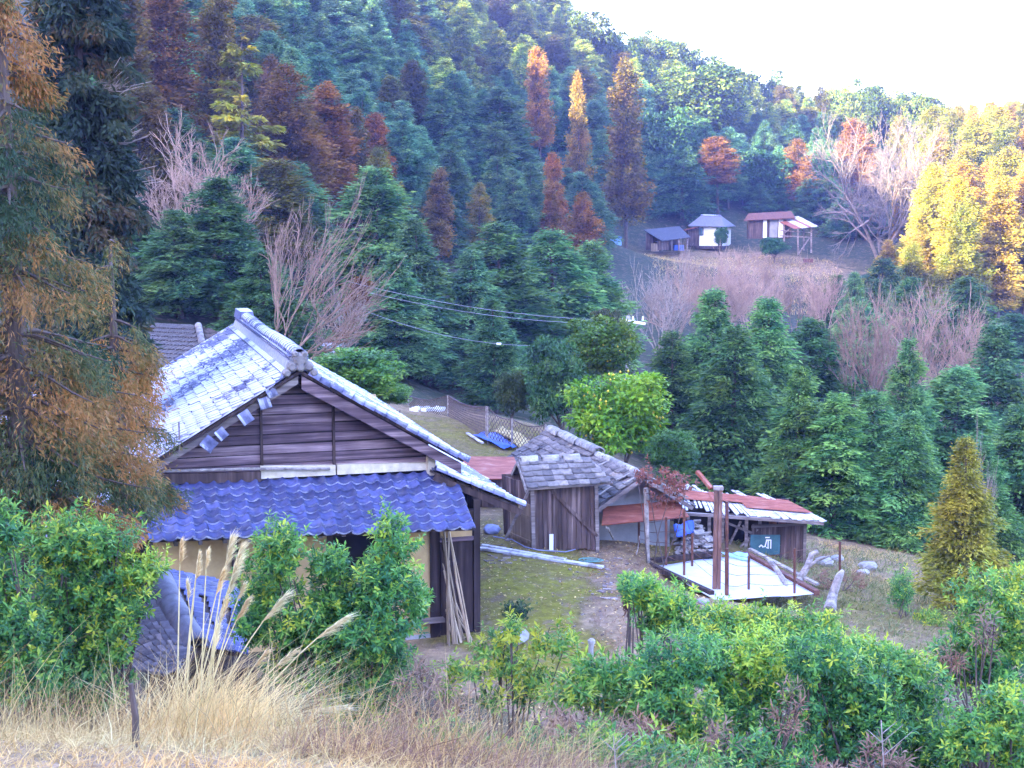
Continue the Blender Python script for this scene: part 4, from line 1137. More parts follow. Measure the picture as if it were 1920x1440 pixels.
deadwood('dead_stump', 'thick pale broken stump between the fence end and the hedge', [[P3(1555, 1146, -9.0), P3(1562, 1115, Y=31.3), P3(1574, 1080, Y=31.4), P3(1580, 1070, Y=31.5)], [P3(1560, 1140, Y=31), P3(1548, 1150, Y=30.6)]], [[.15, .11, .09, .05], [.08, .03]])

# ------------------------------------------------------------------ yard clutter
def ong(px, py):
    """point of the ground seen at px, py"""
    d = ray(px, py); lo, hi = 5.0, 90.0
    ys = np.linspace(5, 90, 400); pts = d[None]*(ys/d[1])[:, None]
    g = ground(pts[:, 0], pts[:, 1]); k = np.argmax(pts[:, 2] < g)
    return np.array([pts[k, 0], pts[k, 1], g[k]])
for (a, b, w, lab) in (((898, 1034), (1130, 1072), .16, 'longer pale plank lying across the yard'), ((905, 1028), (1060, 1058), .12, 'shorter pale plank lying beside the longer one')):
    pa_, pb_ = ong(*a), ong(*b); mb = MB(); mb.beam((0, 0, .06), pb_-pa_+np.array([0, 0, .06]), w, .05); o = mb.build('plank', M['frostwood']); o.location = tuple(pa_); props(o, lab, 'plank')
def coil(px, py, r, turns, mat, label, rad=.012):
    c = ong(px, py); mb = MB(); pts = []
    for k in range(turns*14):
        a = k/14*2*math.pi; q = r*(.8-.25*math.sin(k*.21)+.1*math.cos(k*.37)); pts.append((q*math.cos(a), q*.7*math.sin(a), .03+.004*k/5))
    mb.tube(pts, rad, 5); o = mb.build('hose', mat); o.location = tuple(c); props(o, label, 'hose'); return o
coil(1110, 1056, .3, 4, M['hose'], 'coil of pale turquoise hose on the yard by the hut', .009)
mb = MB(); pts = [ong(x, y)+np.array([0, 0, .03]) for x, y in ((925, 1012), (960, 1018), (985, 1030), (1010, 1036), (1060, 1040), (1095, 1030))]; o0 = pts[0]
mb.tube([q-o0 for q in pts], .012, 5); o = mb.build('hose', M['bluegrey']); o.location = tuple(o0); props(o, 'thin dark hose trailing over the yard towards the hut door', 'hose')
mb = MB(); pts = [at(1199, 1005, 34.2), at(1196, 1030, 34), at(1190, 1050, 33.6), ong(1178, 1072)]; o0 = pts[-1]
mb.tube([q-o0 for q in pts], .015, 5); o = mb.build('hose', M['palewood']); o.location = tuple(o0); props(o, 'pale hose drooping from the corner fence post', 'hose')
def lump(name, px, py, rx, ry, rz, mat, label, cat, sub=2, seed=0):
    c = ong(px, py); r = random.Random(seed)
    import bmesh
    bm = bmesh.new(); bmesh.ops.create_icosphere(bm, subdivisions=sub, radius=1)
    for v in bm.verts:
        k = 1+.16*math.sin(v.co.x*4+seed)*math.cos(v.co.y*5+seed)+r.uniform(-.05, .05); v.co = Vector((v.co.x*rx*k, v.co.y*ry*k, v.co.z*rz*k))
    me = bpy.data.meshes.new(name); bm.to_mesh(me); bm.free(); o = link(name, me, mat); o.location = (c[0], c[1], c[2]+rz*.6); props(o, label, cat); return o
lump('bucket_heap', 922, 1003, .22, .2, .14, M['bluegrey'], 'small blue-grey bundle on the ground at the farmhouse corner', 'bundle', seed=1)
lump('rock', 965, 1205, .3, .45, .12, M['stone'], 'flat grey stone slab lying near the sparse green sapling', 'stone', seed=2)
lump('rock', 878, 1168, .18, .2, .2, M['bluegrey'], 'blue-grey lump at the foot of the leaning poles', 'stone', seed=3)
for i, (px, py, r, lab) in enumerate(((1545, 1062, .3, 'pale blue-white rock right of the ruined shed'), (1628, 1068, .3, 'largest white rock on the grass slope beyond the fence'), (1618, 1078, .2, 'small white rock below the largest white rock'), (1570, 1052, .22, 'white rock just behind the end fence post'), (1318, 1135, .16, 'pale stone below the yard-side edge beam'), (1800, 1240, .15, 'white stone under the right-hand thicket'))):
    lump('rock', px, py, r*.9, r*.7, r*.5, M['concrete'] if i < 4 else M['stone'], lab, 'rock', seed=10+i)
mb = MB(); c = ong(1108, 1232); mb.tube([(0, 0, -.1), (0, 0, .16), (.01, 0, .26)], [.055, .05, .06], 8); mb.tube([(.01, 0, .26), (.01, 0, .31), (.01, 0, .35)], [.075, .075, .03], 8); o = mb.build('stone_post', M['concrete']); o.location = tuple(c); props(o, 'small grey stone marker with rounded cap at the yard edge', 'marker stone')
def log(px, py, Y, d, L, r, mat, label, cat='log'):
    c = at(px, py, Y); d = np.array(d)/np.linalg.norm(d)
    mb = MB(); mb.tube([(0, 0, 0), d*L*.5, d*L], [r, r*.95, r*.85], 9); o = mb.build('log', mat); o.location = (c[0], c[1], gz(c[0], c[1])+r*.8); props(o, label, cat)
log(945, 1330, 14.2, (-.35, 1, .35), .6, .11, M['palewood'], 'short hollow log end pointing at the viewer under the sapling')
log(790, 1352, 14, (1, .1, -.06), 1.0, .05, M['palebark'], 'fallen thin log behind the dry grass')
mb = MB(); c = at(985, 1345, 14.3); mb.tube([(0, 0, -.3), (0, 0, .1), (.03, 0, .35)], [.14, .12, .1], 9)
for a in (0, 1.2, 2.2): mb.tube([(0, 0, .2), (.1*math.cos(a), .1*math.sin(a), .5)], [.05, .03], 5)
o = mb.build('stump', M['palebark']); o.location = (c[0], c[1], gz(c[0], c[1])); props(o, 'ragged grey stump right of the hollow log', 'stump')
mb = MB(); c = at(253, 1400, 8.3); zb = gz(c[0], 8.3); hgt = at(253, 1282, 8.3)[2]-zb
mb.tube([(0, 0, -.2), (.01, 0, hgt*.5), (-.012, 0, hgt)], [.026, .022, .016], 7); o = mb.build('stake', M['bark']); o.location = (c[0], 8.3, zb); props(o, 'weathered wooden stake standing in the dry foreground grass', 'stake')
# field behind: net fence, tarp, straw, edge stones
nf = thing('net_fence', 'sagging dark net fence on posts along the field behind the farmhouse', 'fence', tuple(at(842, 772, 51)))
no = np.array(nf.location)
fp = [(766, 742, 765, 53), (840, 741, 772, 51), (912, 762, 808, 47), (914, 762, 815, 46.5), (960, 785, 812, 46), (1023, 796, 822, 45.5)]
tp3 = []
for px, y0, y1, Y in fp:
    b = at(px, y1, Y); b[2] = min(b[2], gz(b[0], b[1])); t_ = at(px, y0, Y); mb = MB(); mb.tube([b-no-np.array([0, 0, .1]), t_-no], .035, 5); mb.build('post', M['palewood'], nf); tp3.append((b-no, t_-no))
for i in range(len(tp3)-1):
    nm = MB(); a0, a1 = tp3[i]; b0, b1 = tp3[i+1]
    def q(u, v): 
        lo = a0*(1-u)+b0*u; hi = a1*(1-u)+b1*u; return lo*(1-v)+hi*v - np.array([0, 0, .16*math.sin(math.pi*u)*v])
    K = max(4, int(np.linalg.norm(b0-a0)/.12))
    for k in range(-5, K):
        for dr_ in (1, -1):
            us = [(k+(j if dr_ > 0 else 5-j))/K for j in range(6)]
            pp = [q(u, j/5) for j, u in enumerate(us) if 0 <= u <= 1]
            if len(pp) > 1: nm.tube(pp, .011, 3, False)
    nm.tube([q(u, 1) for u in np.linspace(0, 1, 7)], .02, 3); nm.build('net', M['net'], nf)
z_f = lambda px, py: ong(px, py)
props(sheet('blue_tarp', [z_f(886, 820)+[0, 0, .1], z_f(930, 818)+[0, 0, .12], z_f(968, 846)+[0, 0, .12], z_f(945, 848)+[0, 0, .12]], M['blue'], wav=.04), 'bright blue tarp lying on the field behind the farmhouse', 'tarp')
props(sheet('straw_mat', [z_f(925, 816)+[0, 0, .14], z_f(960, 818)+[0, 0, .16], z_f(1000, 842)+[0, 0, .14], z_f(975, 845)+[0, 0, .14]], M['straw'], n=12, wav=.07, th=.08), 'yellow straw spread beside the blue tarp', 'straw')
pa_, pb_ = z_f(876, 817), z_f(905, 838); mb = MB(); mb.beam((0, 0, .08), pb_-pa_+np.array([0, 0, .1]), .1, .04); o = mb.build('plank', M['frostwood']); o.location = tuple(pa_); props(o, 'white plank along the near side of the blue tarp', 'plank')
rr = random.Random(77); mb = MB()
for i in range(26):
    c = z_f(rr.uniform(772, 830), rr.uniform(768, 772)); mb.box((c[0], c[1], c[2]+.05), (.2, .15, .12), Matrix.Rotation(rr.random()*3, 3, 'Z'))
props(mb.build('edge_stones', M['white']), 'row of white stones edging the field below the net fence', 'stones', kind='stuff')

# ------------------------------------------------------------------ far hamlet
FZ = lambda px, Y: gz(float(at(px, 470, Y)[0]), Y)
def far_root(name, label, px, py, Y, yaw, cat='house'):
    p = at(px, py, Y); return thing(name, label, cat, (p[0], Y, p[2]), yaw)
def ft(h, r, M_=None): return None
S = 160/F
fa = far_root('far_house', 'far white-walled house with hipped grey roof and red lower edge', 1328, 461, 160, R_(-24))
def B(mbn, mat, par, *boxes):
    mb = MB()
    for c, s in boxes: mb.box(c, s)
    return mb.build(mbn, mat, par)
B('wall', M['whitewall'], fa, ((.2, 2, 1.15), (2.7, 4, 2.3)))
B('side_wall', M['hut_wood'], fa, ((-1.9, 1.7, 1.0), (1.5, 3.4, 2.0)))
B('window', M['teal'], fa, ((-.95, -.03, 1.65), (.5, .08, .8)))
B('window_frame', M['dark_wood'], fa, ((-.95, -.05, 2.08), (.62, .06, .07)), ((-.95, -.05, 1.22), (.62, .06, .07)), ((-.62, -.05, 1.65), (.07, .06, .8)), ((-.95, -.09, 1.65), (.05, .05, .8)))
B('corner_post', M['dark_wood'], fa, ((-1.12, -.03, 1.1), (.1, .1, 2.2)), ((1.55, -.03, 1.1), (.1, .1, 2.2)))
B('base_wall', M['dark_wood'], fa, ((0, 1.95, -.2), (3.1, 4, .3)))
rA, rB = Vector((-1.5, 2, 3.45)), Vector((.9, 2, 3.4))
mb = MB(); mb.slab([rA, rB, (2.0, -.6, 2.2), (-2.3, -.6, 2.3)], .1); mb.slab([rB, (.95, 2.05, 3.4), (2.0, 4.5, 2.2), (2.0, -.6, 2.2)], .1); mb.slab([rA, rB, (2.0, 4.5, 2.2), (-2.3, 4.5, 2.3)], .1)
fr = mb.build('roof', M['tile_dark'], fa)
mb = MB(); mb.tube([rA, rB], .13, 6); mb.build('ridge', M['tile_half'], fr)
B('gable_panel', M['greywall'], fa, ((-1.75, 2, 2.7), (.1, 2.0, .7)))
mb = MB(); mb.slab([(-1.3, -.7, 2.15), (-1.3, 4, 2.15), (-3.1, 4, 1.75), (-3.1, -.7, 1.75)], .08); mb.build('lower_roof', M['rust'], fr)
fb = far_root('far_shed', 'far dark-roofed open shed left of the white-walled house', 1255, 470, 158, R_(8), 'shed')
mb = MB(); mb.slab([(-2.6, 1.8, 2.35), (1.6, 1.8, 2.75), (2.1, -1.3, 1.55), (-1.2, -1.3, 1.15)], .1); mb.build('roof', M['tile_dark'], fb)
B('wall', M['hut_wood'], fb, ((-.4, 1.5, 1.0), (4.0, .1, 1.9)), ((-1.0, -.4, .6), (1.2, 1.2, 1.0)))
for x in (-1.1, .0, .8, 1.8): B('post', M['grey_wood'], fb, ((x, -1.1, .65), (.12, .12, 1.3)))
B('blue_cover', M['blue'], fb, ((.9, -.6, .35), (1.1, .7, .6)))
B('side_panel', M['door_wood'], fb, ((-1.9, -.9, .4), (.9, .1, .9)))
fc = far_root('far_cottage', 'far low cottage with rusty red roof and white door panels', 1442, 446, 157, R_(-4))
B('wall', M['hut_wood'], fc, ((-1.5, 1, 1.0), (1.6, 2.2, 2.2)), ((.9, 1.3, 1.0), (3.2, 2.2, 2.1)))
B('door_panel', M['whitewall'], fc, ((-.5, -.02, 1.0), (.45, .1, 2.0)))
B('door_panel', M['greywall'], fc, ((.5, .15, 1.05), (.9, .1, 2.0)))
B('door_panel', M['whitewall'], fc, ((1.3, .13, 1.05), (.5, .1, 2.0)))
B('window', M['black'], fc, ((1.9, .12, 1.2), (.45, .1, .8)))
mb = MB(); mb.slab([(-2.2, 1.6, 2.75), (2.6, 1.6, 3.0), (2.8, -.5, 2.25), (-2.9, -.6, 1.95)], .08); mb.build('roof', M['rust_dark'], fc)
fd = far_root('platform_shed', 'far stilted open shed with rust-streaked white roof sheets', 1492, 476, 155, R_(-6), 'shed')
def fdp(px, py, Y=155): 
    v = Vector(at(px, py, Y) - np.array(fd.location)); return Matrix.Rotation(R_(6), 3, 'Z') @ v
r4 = [fdp(1452, 411, 158), fdp(1497, 405, 158), fdp(1535, 424, 154.5), fdp(1490, 429, 154)]
for i in range(7):
    a, b = i/7, (i+.96)/7
    mb = MB(); mb.slab([r4[0].lerp(r4[1], a), r4[0].lerp(r4[1], b), r4[3].lerp(r4[2], b), r4[3].lerp(r4[2], a)], .05); mb.build('roof_sheet', M['frostwood'] if i in (2, 3, 5, 6) else M['rust'], fd)
for px, y0, y1, Y in ((1470, 414, 458, 157), (1496, 428, 478, 154), (1521, 425, 474, 155), (1507, 422, 470, 157.5)):
    mb = MB(); mb.beam(fdp(px, y1, Y), fdp(px, y0, Y), .16, .16); mb.build('post', M['grey_wood'], fd)
for a, b in ((fdp(1462, 442, 157), fdp(1520, 445, 155)), (fdp(1498, 475, 154), fdp(1518, 446, 155)), (fdp(1470, 438, 157), fdp(1486, 424, 156)), (fdp(1463, 432, 157), fdp(1519, 436, 155))):
    mb = MB(); mb.beam(a, b, .11, .11); mb.build('brace', M['grey_wood'], fd)
bt = far_root('tarp_box', 'small blue tarpaulin-covered stack at the forest edge by the far hamlet', 1149, 460, 159, 0, 'stack')
B('cover', M['lightblue'], bt, ((0, 0, .45), (1.9, 1.2, .9))); B('cover_top', M['blue'], bt, ((0, 0, .95), (1.95, 1.25, .12)))
o = B('crate', M['rust_dark'], None, ((0, 0, .2), (1.0, .6, .4))); o.location = tuple(at(1515, 492, 153)); props(o, 'dark low box on the terrace below the stilted shed', 'box')

# ------------------------------------------------------------------ utility pole and wires
p = at(1178, 603, 60); g = gz(p[0], 60)
up = thing('utility_pole', 'grey utility pole with white crossarm above the citrus trees', 'utility pole', (p[0], 60, g))
H = p[2]-g
mb = MB(); mb.tube([(0, 0, -.3), (0, 0, H+.25)], [.13, .09], 8); mb.build('pole', M['concrete'], up)
mb = MB(); mb.beam((-.5, 0, H+.12), (.72, -.25, H-.08), .1, .1); mb.build('crossarm', M['white'], up)
mb = MB(); mb.beam((.02, -.05, H-.6), (.45, -.15, H-.08), .04, .04); mb.build('brace', M['concrete'], up)
for x in (-.42, .2, .62):
    mb = MB(); mb.tube([(x, -.1, H+.06), (x, -.1, H+.24)], [.05, .03], 6); mb.build('insulator', M['whitewall'], up)
for k, (a, b, lab) in enumerate((((650, 527, 57), (1168, 601, 60), 'uppermost grey wire running from the left forest to the utility pole'), ((690, 548, 57), (1176, 607, 60), 'second grey wire just under the uppermost one'), ((690, 585, 55), (1010, 648, 60), 'lowest grey wire with a white joint'))):
    a, b = at(*a), at(*b); pts = [a*(1-t)+b*t - np.array([0, 0, .35*4*t*(1-t)]) for t in np.linspace(0, 1, 13)]
    mb = MB(); mb.tube([q-a for q in pts], .009, 4); o = mb.build('power_wire', M['wire']); o.location = tuple(a); props(o, lab, 'wire')
    if k == 2:
        j = pts[9]-a; mb = MB(); mb.tube([j-np.array([.1, 0, 0]), j+np.array([.1, 0, 0])], .05, 6); mb.build('joint', M['white'], o)

# ------------------------------------------------------------------ named trees of the left and middle distance
DK = (1, 1, 1)
RUST = (1.7, 1.0, .75); ORNG = (1.7, .95, .65); OLIVE = (.75, .95, .8); GOLD = (1.5, 1.55, .9); BROWN = (.85, .66, .62)
NAMED = [  # kind, px, py_top, Y, width px, colour, name, label
 ('layered', 450, 66, 84, 165, (1.8, 2.3, .9), 'yellow_green_conifer', 'yellow-green layered conifer with open tiers standing before the dark forest'),
 ('sugi', 548, 122, 92, 100, (1.5, 1.15, .8), 'rust_conifer', 'tall rust-brown conifer right of the yellow-green layered conifer'),
 ('sugi', 612, 160, 96, 110, (1.5, .95, .68), 'rust_conifer', 'broad brown conifer just right of the tallest rust-brown conifer'),
 ('sugi', 655, 205, 100, 70, (.8, .8, .6), 'olive_conifer', 'olive-brown slim conifer beside the broad brown one'),
 ('sugi', 398, -5, 88, 95, (.95, .9, .6), 'olive_conifer', 'tall olive-brown columnar conifer left of the yellow-green layered conifer'),
 ('sugi', 297, -40, 84, 110, (.95, .7, .6), 'brown_conifer', 'dark maroon-brown conifer behind the pinkish bare tree'),
 ('hinoki', 338, 12, 92, 75, (1.1, 1.25, 1.1), 'green_conifer', 'pale teal conifer between two brown ones at the left'),
 ('sugi', 225, -50, 74, 100, (.6, .62, .5), 'olive_conifer', 'tall brown-green conifer at the left behind the dark cedar'),
 ('sugi', 505, 105, 104, 60, (.8, .62, .5), 'brown_conifer', 'small brownish conifer tip between the layered and rust-brown conifers'),
 ('sugi', 275, 175, 68, 90, (.7, .7, .55), 'olive_conifer', 'short olive-brown conifer above the pinkish bare tree'),
 ('sugi', 706, 215, 112, 62, ORNG, 'rust_conifer', 'orange-brown ragged conifer in the dark forest left of centre'),
 ('sugi', 712, 278, 94, 70, (.85, 1.1, .6), 'olive_conifer', 'olive conifer directly below the orange-brown ragged one'),
 ('sugi', 820, 318, 106, 66, (.85, .75, .7), 'brown_conifer', 'dull brown rounded conifer in mid forest'),
 ('sugi', 898, 345, 112, 52, (.8, .95, .7), 'olive_conifer', 'slender olive conifer right of the dull brown rounded one'),
 ('sugi', 1027, 358, 118, 46, (1.0, .72, .5), 'rust_conifer', 'short brown conifer left of the bright orange cone-shaped one'),
 ('sugi', 1050, 290, 126, 38, (1.05, .68, .5), 'rust_conifer', 'leaning slim red-brown conifer above the bright orange cone'),
 ('sugi', 1094, 362, 120, 62, (1.3, .85, .5), 'rust_conifer', 'bright orange-brown cone-shaped conifer left of the far hamlet'),
 ('sugi', 1178, 118, 150, 84, (.72, .72, .42), 'tall_brown_conifer', 'very tall brown conifer with a sunlit tip above the far hamlet'),
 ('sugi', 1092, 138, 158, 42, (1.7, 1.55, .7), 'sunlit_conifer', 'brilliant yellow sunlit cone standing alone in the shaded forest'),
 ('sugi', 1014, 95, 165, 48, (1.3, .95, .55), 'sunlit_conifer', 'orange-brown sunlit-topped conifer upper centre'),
 ('sugi', 1350, 258, 170, 66, (1.15, .75, .5), 'round_rust_tree', 'rust-red rounded tree on a bare trunk behind the far hamlet'),
 ('sugi', 1497, 262, 176, 56, (.9, .62, .5), 'brown_conifer', 'narrow dull brown conifer right of the rust-red rounded tree'),
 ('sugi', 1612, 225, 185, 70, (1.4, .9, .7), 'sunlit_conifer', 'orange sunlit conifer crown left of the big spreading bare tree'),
 ('hinoki', 330, 395, 55, 175, (.95, 1.05, 1.0), 'dark_conifer', 'dark hinoki with drooping sprays behind the frosted roof ridge'),
 ('hinoki', 405, 335, 57, 200, (.95, 1.1, 1.0), 'dark_conifer', 'tall dark green hinoki left of the two bare trees'),
 ('hinoki', 500, 470, 52, 170, (.9, 1.0, .9), 'dark_conifer', 'dark green hinoki rising straight above the farmhouse ridge'),
 ('hinoki', 262, 420, 58, 150, (.8, 1.0, 1.0), 'dark_conifer', 'dark hinoki between the cedar and the neighbour roof'),
 ('sugi', 672, 520, 62, 75, (.85, .52, .42), 'dead_brown_conifer', 'brown withered conifer behind the small red-edged shed'),
 ('hinoki', 705, 318, 70, 190, (1, 1.1, .95), 'broad_conifer', 'broad green hinoki below the olive conifer'),
 ('hinoki', 800, 410, 66, 170, (.85, .95, 1.0), 'broad_conifer', 'dark hinoki behind the field net fence, left of the gap'),
 ('hinoki', 740, 480, 60, 150, (.8, .9, .95), 'broad_conifer', 'blue-dark hinoki above the yellow-green shrub'),
 ('hinoki', 868, 470, 68, 160, (.75, .85, .95), 'broad_conifer', 'shaded hinoki directly behind the net fence posts'),
 ('hinoki', 945, 420, 72, 180, (1, 1.15, .95), 'broad_conifer', 'tall green hinoki behind the dark green round tree'),
 ('hinoki', 1040, 432, 76, 190, (1.05, 1.2, .9), 'broad_conifer', 'bright green hinoki left of the utility pole'),
 ('hinoki', 1120, 455, 80, 150, (1.05, 1.2, .95), 'broad_conifer', 'green hinoki directly behind the utility pole'),
 ('hinoki', 930, 560, 60, 130, (.8, .95, .9), 'broad_conifer', 'lower dark hinoki left of the brown-green shrubby tree'),
 ('hinoki', 1330, 545, 56, 165, (1.05, 1.2, .85), 'broad_conifer', 'tall green hinoki right of the citrus tree'),
 ('hinoki', 1430, 560, 60, 175, (1.0, 1.15, .8), 'broad_conifer', 'broad green hinoki below the pinkish bare thicket'),
 ('hinoki', 1265, 625, 54, 120, (.95, 1.1, .9), 'broad_conifer', 'green hinoki half behind the citrus tree'),
 ('hinoki', 1385, 610, 50, 190, (.95, 1.1, .8), 'broad_conifer', 'nearest tall hinoki above the rusty roof'),
 ('hinoki', 1520, 600, 62, 160, (.9, 1.15, .95), 'broad_conifer', 'hinoki left of the right-hand bare tree'),
 ('hinoki', 1497, 690, 46, 150, (1.2, 1.25, .8), 'broad_conifer', 'yellowish hinoki with visible trunk right of the rusty roof'),
 ('hinoki', 1568, 740, 45, 165, (1.05, 1.2, .8), 'broad_conifer', 'pale green hinoki on a thin trunk at the grass edge'),
 ('hinoki', 1640, 735, 46, 170, (1.0, 1.2, .9), 'broad_conifer', 'green hinoki, second trunk from the ruined shed along the grass edge'),
 ('hinoki', 1718, 640, 52, 105, (.85, 1.0, .85), 'broad_conifer', 'dark hinoki in front of the right-hand bare tree'),
 ('hinoki', 1690, 770, 45, 140, (1.0, 1.2, .9), 'broad_conifer', 'green hinoki, third trunk from the ruined shed along the grass edge'),
 ('hinoki', 1790, 690, 54, 170, (.95, 1.1, .95), 'broad_conifer', 'green hinoki behind the golden feathery tree'),
 ('hinoki', 1868, 610, 58, 190, (.85, 1.0, 1.0), 'broad_conifer', 'dark blue-green hinoki at the right edge'),
 ('hinoki', 1915, 760, 46, 180, (1.0, 1.15, .85), 'broad_conifer', 'near hinoki cut by the right edge beside the golden feathery tree'),
 ('hinoki', 1850, 830, 44, 130, (.95, 1.15, .9), 'broad_conifer', 'small hinoki just right of the golden feathery tree'),
 ('hinoki', 1610, 560, 82, 120, (.9, 1.05, .95), 'broad_conifer', 'distant hinoki above the right-hand bare tree, left part'),
 ('hinoki', 1820, 520, 92, 130, (.9, .95, .75), 'broad_conifer', 'olive-tinged hinoki under the sunlit yellow trees'),
 ('hinoki', 1900, 590, 86, 120, (.8, 1.0, 1.0), 'broad_conifer', 'hinoki at the right edge under the sunlit slope'),
 ('hinoki', 1700, 520, 96, 110, (.9, 1.05, .85), 'broad_conifer', 'rounded green hinoki just above the right-hand bare tree'),
 ('gold', 1812, 822, 33, 140, (1.5, 1.5, .7), 'golden_conifer', 'golden feathery young conifer on the grass at the right'),
]
for k, (px, py, Y, w, lab) in enumerate(((1195, 300, 176, 75, 'dark conifer up the slope from the far dark-roofed shed'), (1240, 330, 175, 70, 'dark conifer directly behind the far dark-roofed shed'), (1290, 318, 176, 72, 'dark conifer behind the left end of the far white-walled house'),
        (1395, 322, 178, 75, 'dark conifer between the rust-red rounded tree and the far cottage'), (1425, 345, 174, 64, 'dark low conifer behind the far cottage roof'), (1462, 330, 176, 70, 'dark conifer above the right end of the far cottage'), (1515, 335, 174, 72, 'dark conifer behind the stilted shed'),
        (1548, 330, 172, 76, 'dark conifer right of the stilted shed'), (1585, 360, 168, 74, 'dark conifer behind the left limbs of the huge bare tree'), (1625, 385, 166, 70, 'dark conifer behind the trunk of the huge bare tree'), (1160, 350, 172, 66, 'dark conifer above the blue tarpaulin stack'), (1700, 400, 166, 70, 'dark conifer behind the right limbs of the huge bare tree'))):
    NAMED.append(('hinoki', px, py, Y, w, (.75, .85, .95), 'dark_conifer', lab))
for k, q in enumerate(NAMED):
    conifer(*q, i=k)
# lean of the slim red-brown conifer and the bare trunk of the rounded tree come from their own transforms
for ro, *_ in TREES:
    if ro['label'].startswith('leaning slim'): ro.rotation_euler = (R_(3), R_(-4), 0)
    if ro['label'].startswith('golden feathery'):
        for ch in ro.children:
            if ch.name.startswith('crown'): ch.data = HIN[5]; ch.scale.x *= .8; ch.scale.y *= .8; ch.material_slots[0].link = 'OBJECT'; ch.material_slots[0].material = M['gold']
    if ro['label'].startswith('rust-red rounded'):
        for ch in ro.children:
            if ch.name.startswith('crown'): z = ch.scale.z; ch.scale.z = z*.62; ch.location.z = z*10*.38

ROUND = [  # px, py centre, Y, rx px, rz px, colour, name, label, meshes, material
 (1168, 775, 42, 106, 88, (1.2, 1.4, .75), 'citrus_tree', 'round bright yellow-green citrus tree full of yellow fruit', BRD, 'citrus'),
 (1130, 650, 50, 80, 58, (.75, .8, .75), 'citrus_tree', 'darker citrus tree with a few yellow fruits under the utility pole', BRD, 'citrus'),
 (1042, 712, 47, 62, 78, (.95, 1.25, 1.2), 'round_tree', 'dense blue-green round tree left of the citrus tree', BRD, None),
 (962, 735, 48, 36, 45, (1.15, .9, .6), 'small_tree', 'brownish green small tree left of the blue-green round one', BRD, None),
 (1262, 848, 39, 52, 42, (.9, 1.3, 1.0), 'round_shrub', 'light green rounded shrub at the foot of the citrus tree', BRD, None),
 (668, 700, 41, 98, 48, (2.1, 2.1, .95), 'pale_shrub', 'pale yellow-green spreading shrub behind the farmhouse roof', BRD, None),
 (735, 738, 42, 40, 22, (2.1, 2.1, .95), 'pale_shrub', 'low end of pale green foliage at the right of the spreading shrub', BRD, None),
 (1140, 612, 54, 40, 34, (1.2, .7, .6), 'brown_tree', 'brown-tinged leafy tree crown against the utility pole', BRD, None),
 (1305, 185, 195, 95, 60, (1.5, 1.15, .55), 'broad_tree', 'grey-green rounded broadleaf mass above the far hamlet', BRD, None),  # yellow tint paints sunlight onto this crown
 (1240, 260, 180, 70, 60, (.8, .95, .8), 'broad_tree', 'pale blue-green broadleaf crown right of the very tall brown conifer', BRD, None),
 (1430, 330, 178, 65, 50, (.6, .85, .85), 'broad_tree', 'dark rounded tree right of the rust-red rounded tree', BRD, None),
 (1450, 462, 152, 26, 16, (.9, 1.5, 1.2), 'garden_shrub', 'green garden shrub on the terrace below the far cottage', BRD, None),
 (1352, 442, 158, 14, 18, (.8, 1.1, .9), 'garden_shrub', 'small shrub at the corner of the far white-walled house', BRD, None),
]
RT = []
for k, q in enumerate(ROUND):
    ro = round_tree(*q[:8], q[8], i=k, mat=M[q[9]] if q[9] else None); RT.append(ro)
# fruit on the two citrus trees: one part each, too many and small to pick apart
import bmesh
for ro, n, rx, rz in ((RT[0], 150, 1.42, 1.3), (RT[1], 40, 1.2, .9)):
    cr = [c for c in ro.children if c.name.startswith('crown')][0]
    r = np.random.default_rng(n); d = nrm(r.normal(0, 1, (n, 3)))
    P = d*np.array([rx, rx, rz])*r.uniform(.8, 1.02, n)[:, None] + np.array(cr.location)
    V = []; T = []
    oc = np.array([(1, 0, 0), (-1, 0, 0), (0, 1, 0), (0, -1, 0), (0, 0, 1), (0, 0, -1)])*.05
    of = np.array([(0, 2, 4), (2, 1, 4), (1, 3, 4), (3, 0, 4), (2, 0, 5), (1, 2, 5), (3, 1, 5), (0, 3, 5)])
    V = (P[:, None]+oc[None]).reshape(-1, 3); T = (np.arange(n)[:, None, None]*6+of[None]).reshape(-1, 3)
    o = link('fruit', np_mesh('fruit', V, T, smooth=True), M['fruit'], ro); o['kind'] = 'stuff'

# ------------------------------------------------------------------ bare trees
BARE = [seg_mesh('bare_crown', bare_segments(500+i, 5.5, [.7, .85, .6, 1.0][i], 4, 6, .085, up=.2, wander=.2, tw=.58), .0075) for i in range(4)]
BARE += [seg_mesh('bare_crown', bare_segments(600+i, 5.5, [.9, 1.1][i], 3, 7, .075, wander=.2, up=.2, tw=.55), .009) for i in range(2)]
for me in BARE: me.materials.append(M['twig'])
def bare_tree(px, py_top, py_base, Y, wpx, name, label, i, mat=None, group=None, lean=None):
    p = at(px, py_base, Y); x = float(p[0]); g = float(p[2]) if py_base else gz(x, Y)
    g = min(g, gz(x, Y)+.3)
    H = float(at(px, py_top, Y)[2]) - g
    ro = thing(name, label, 'tree', (x, Y, g), random.random()*6, group)
    me = BARE[i % 6]
    co = np.empty(len(me.vertices)*3, np.float32); me.vertices.foreach_get('co', co); co = co.reshape(-1, 3)
    r0 = np.percentile(np.abs(co[:, 0]), 97); h0 = np.percentile(co[:, 2], 99.5)
    c = link('crown', me, None, ro); c.scale = (wpx/2*Y/F/r0,)*2 + (H/h0,)
    if mat: c.material_slots[0].link = 'OBJECT'; c.material_slots[0].material = M[mat]
    if lean is not None: ro.rotation_euler = (0, lean, 0)
    TREES.append((ro, px, py_top, H, Y)); return ro
bare_tree(375, 236, 445, 60, 270, 'bare_tree', 'pinkish bare vase-shaped tree above the dark hinoki at the left', 2)
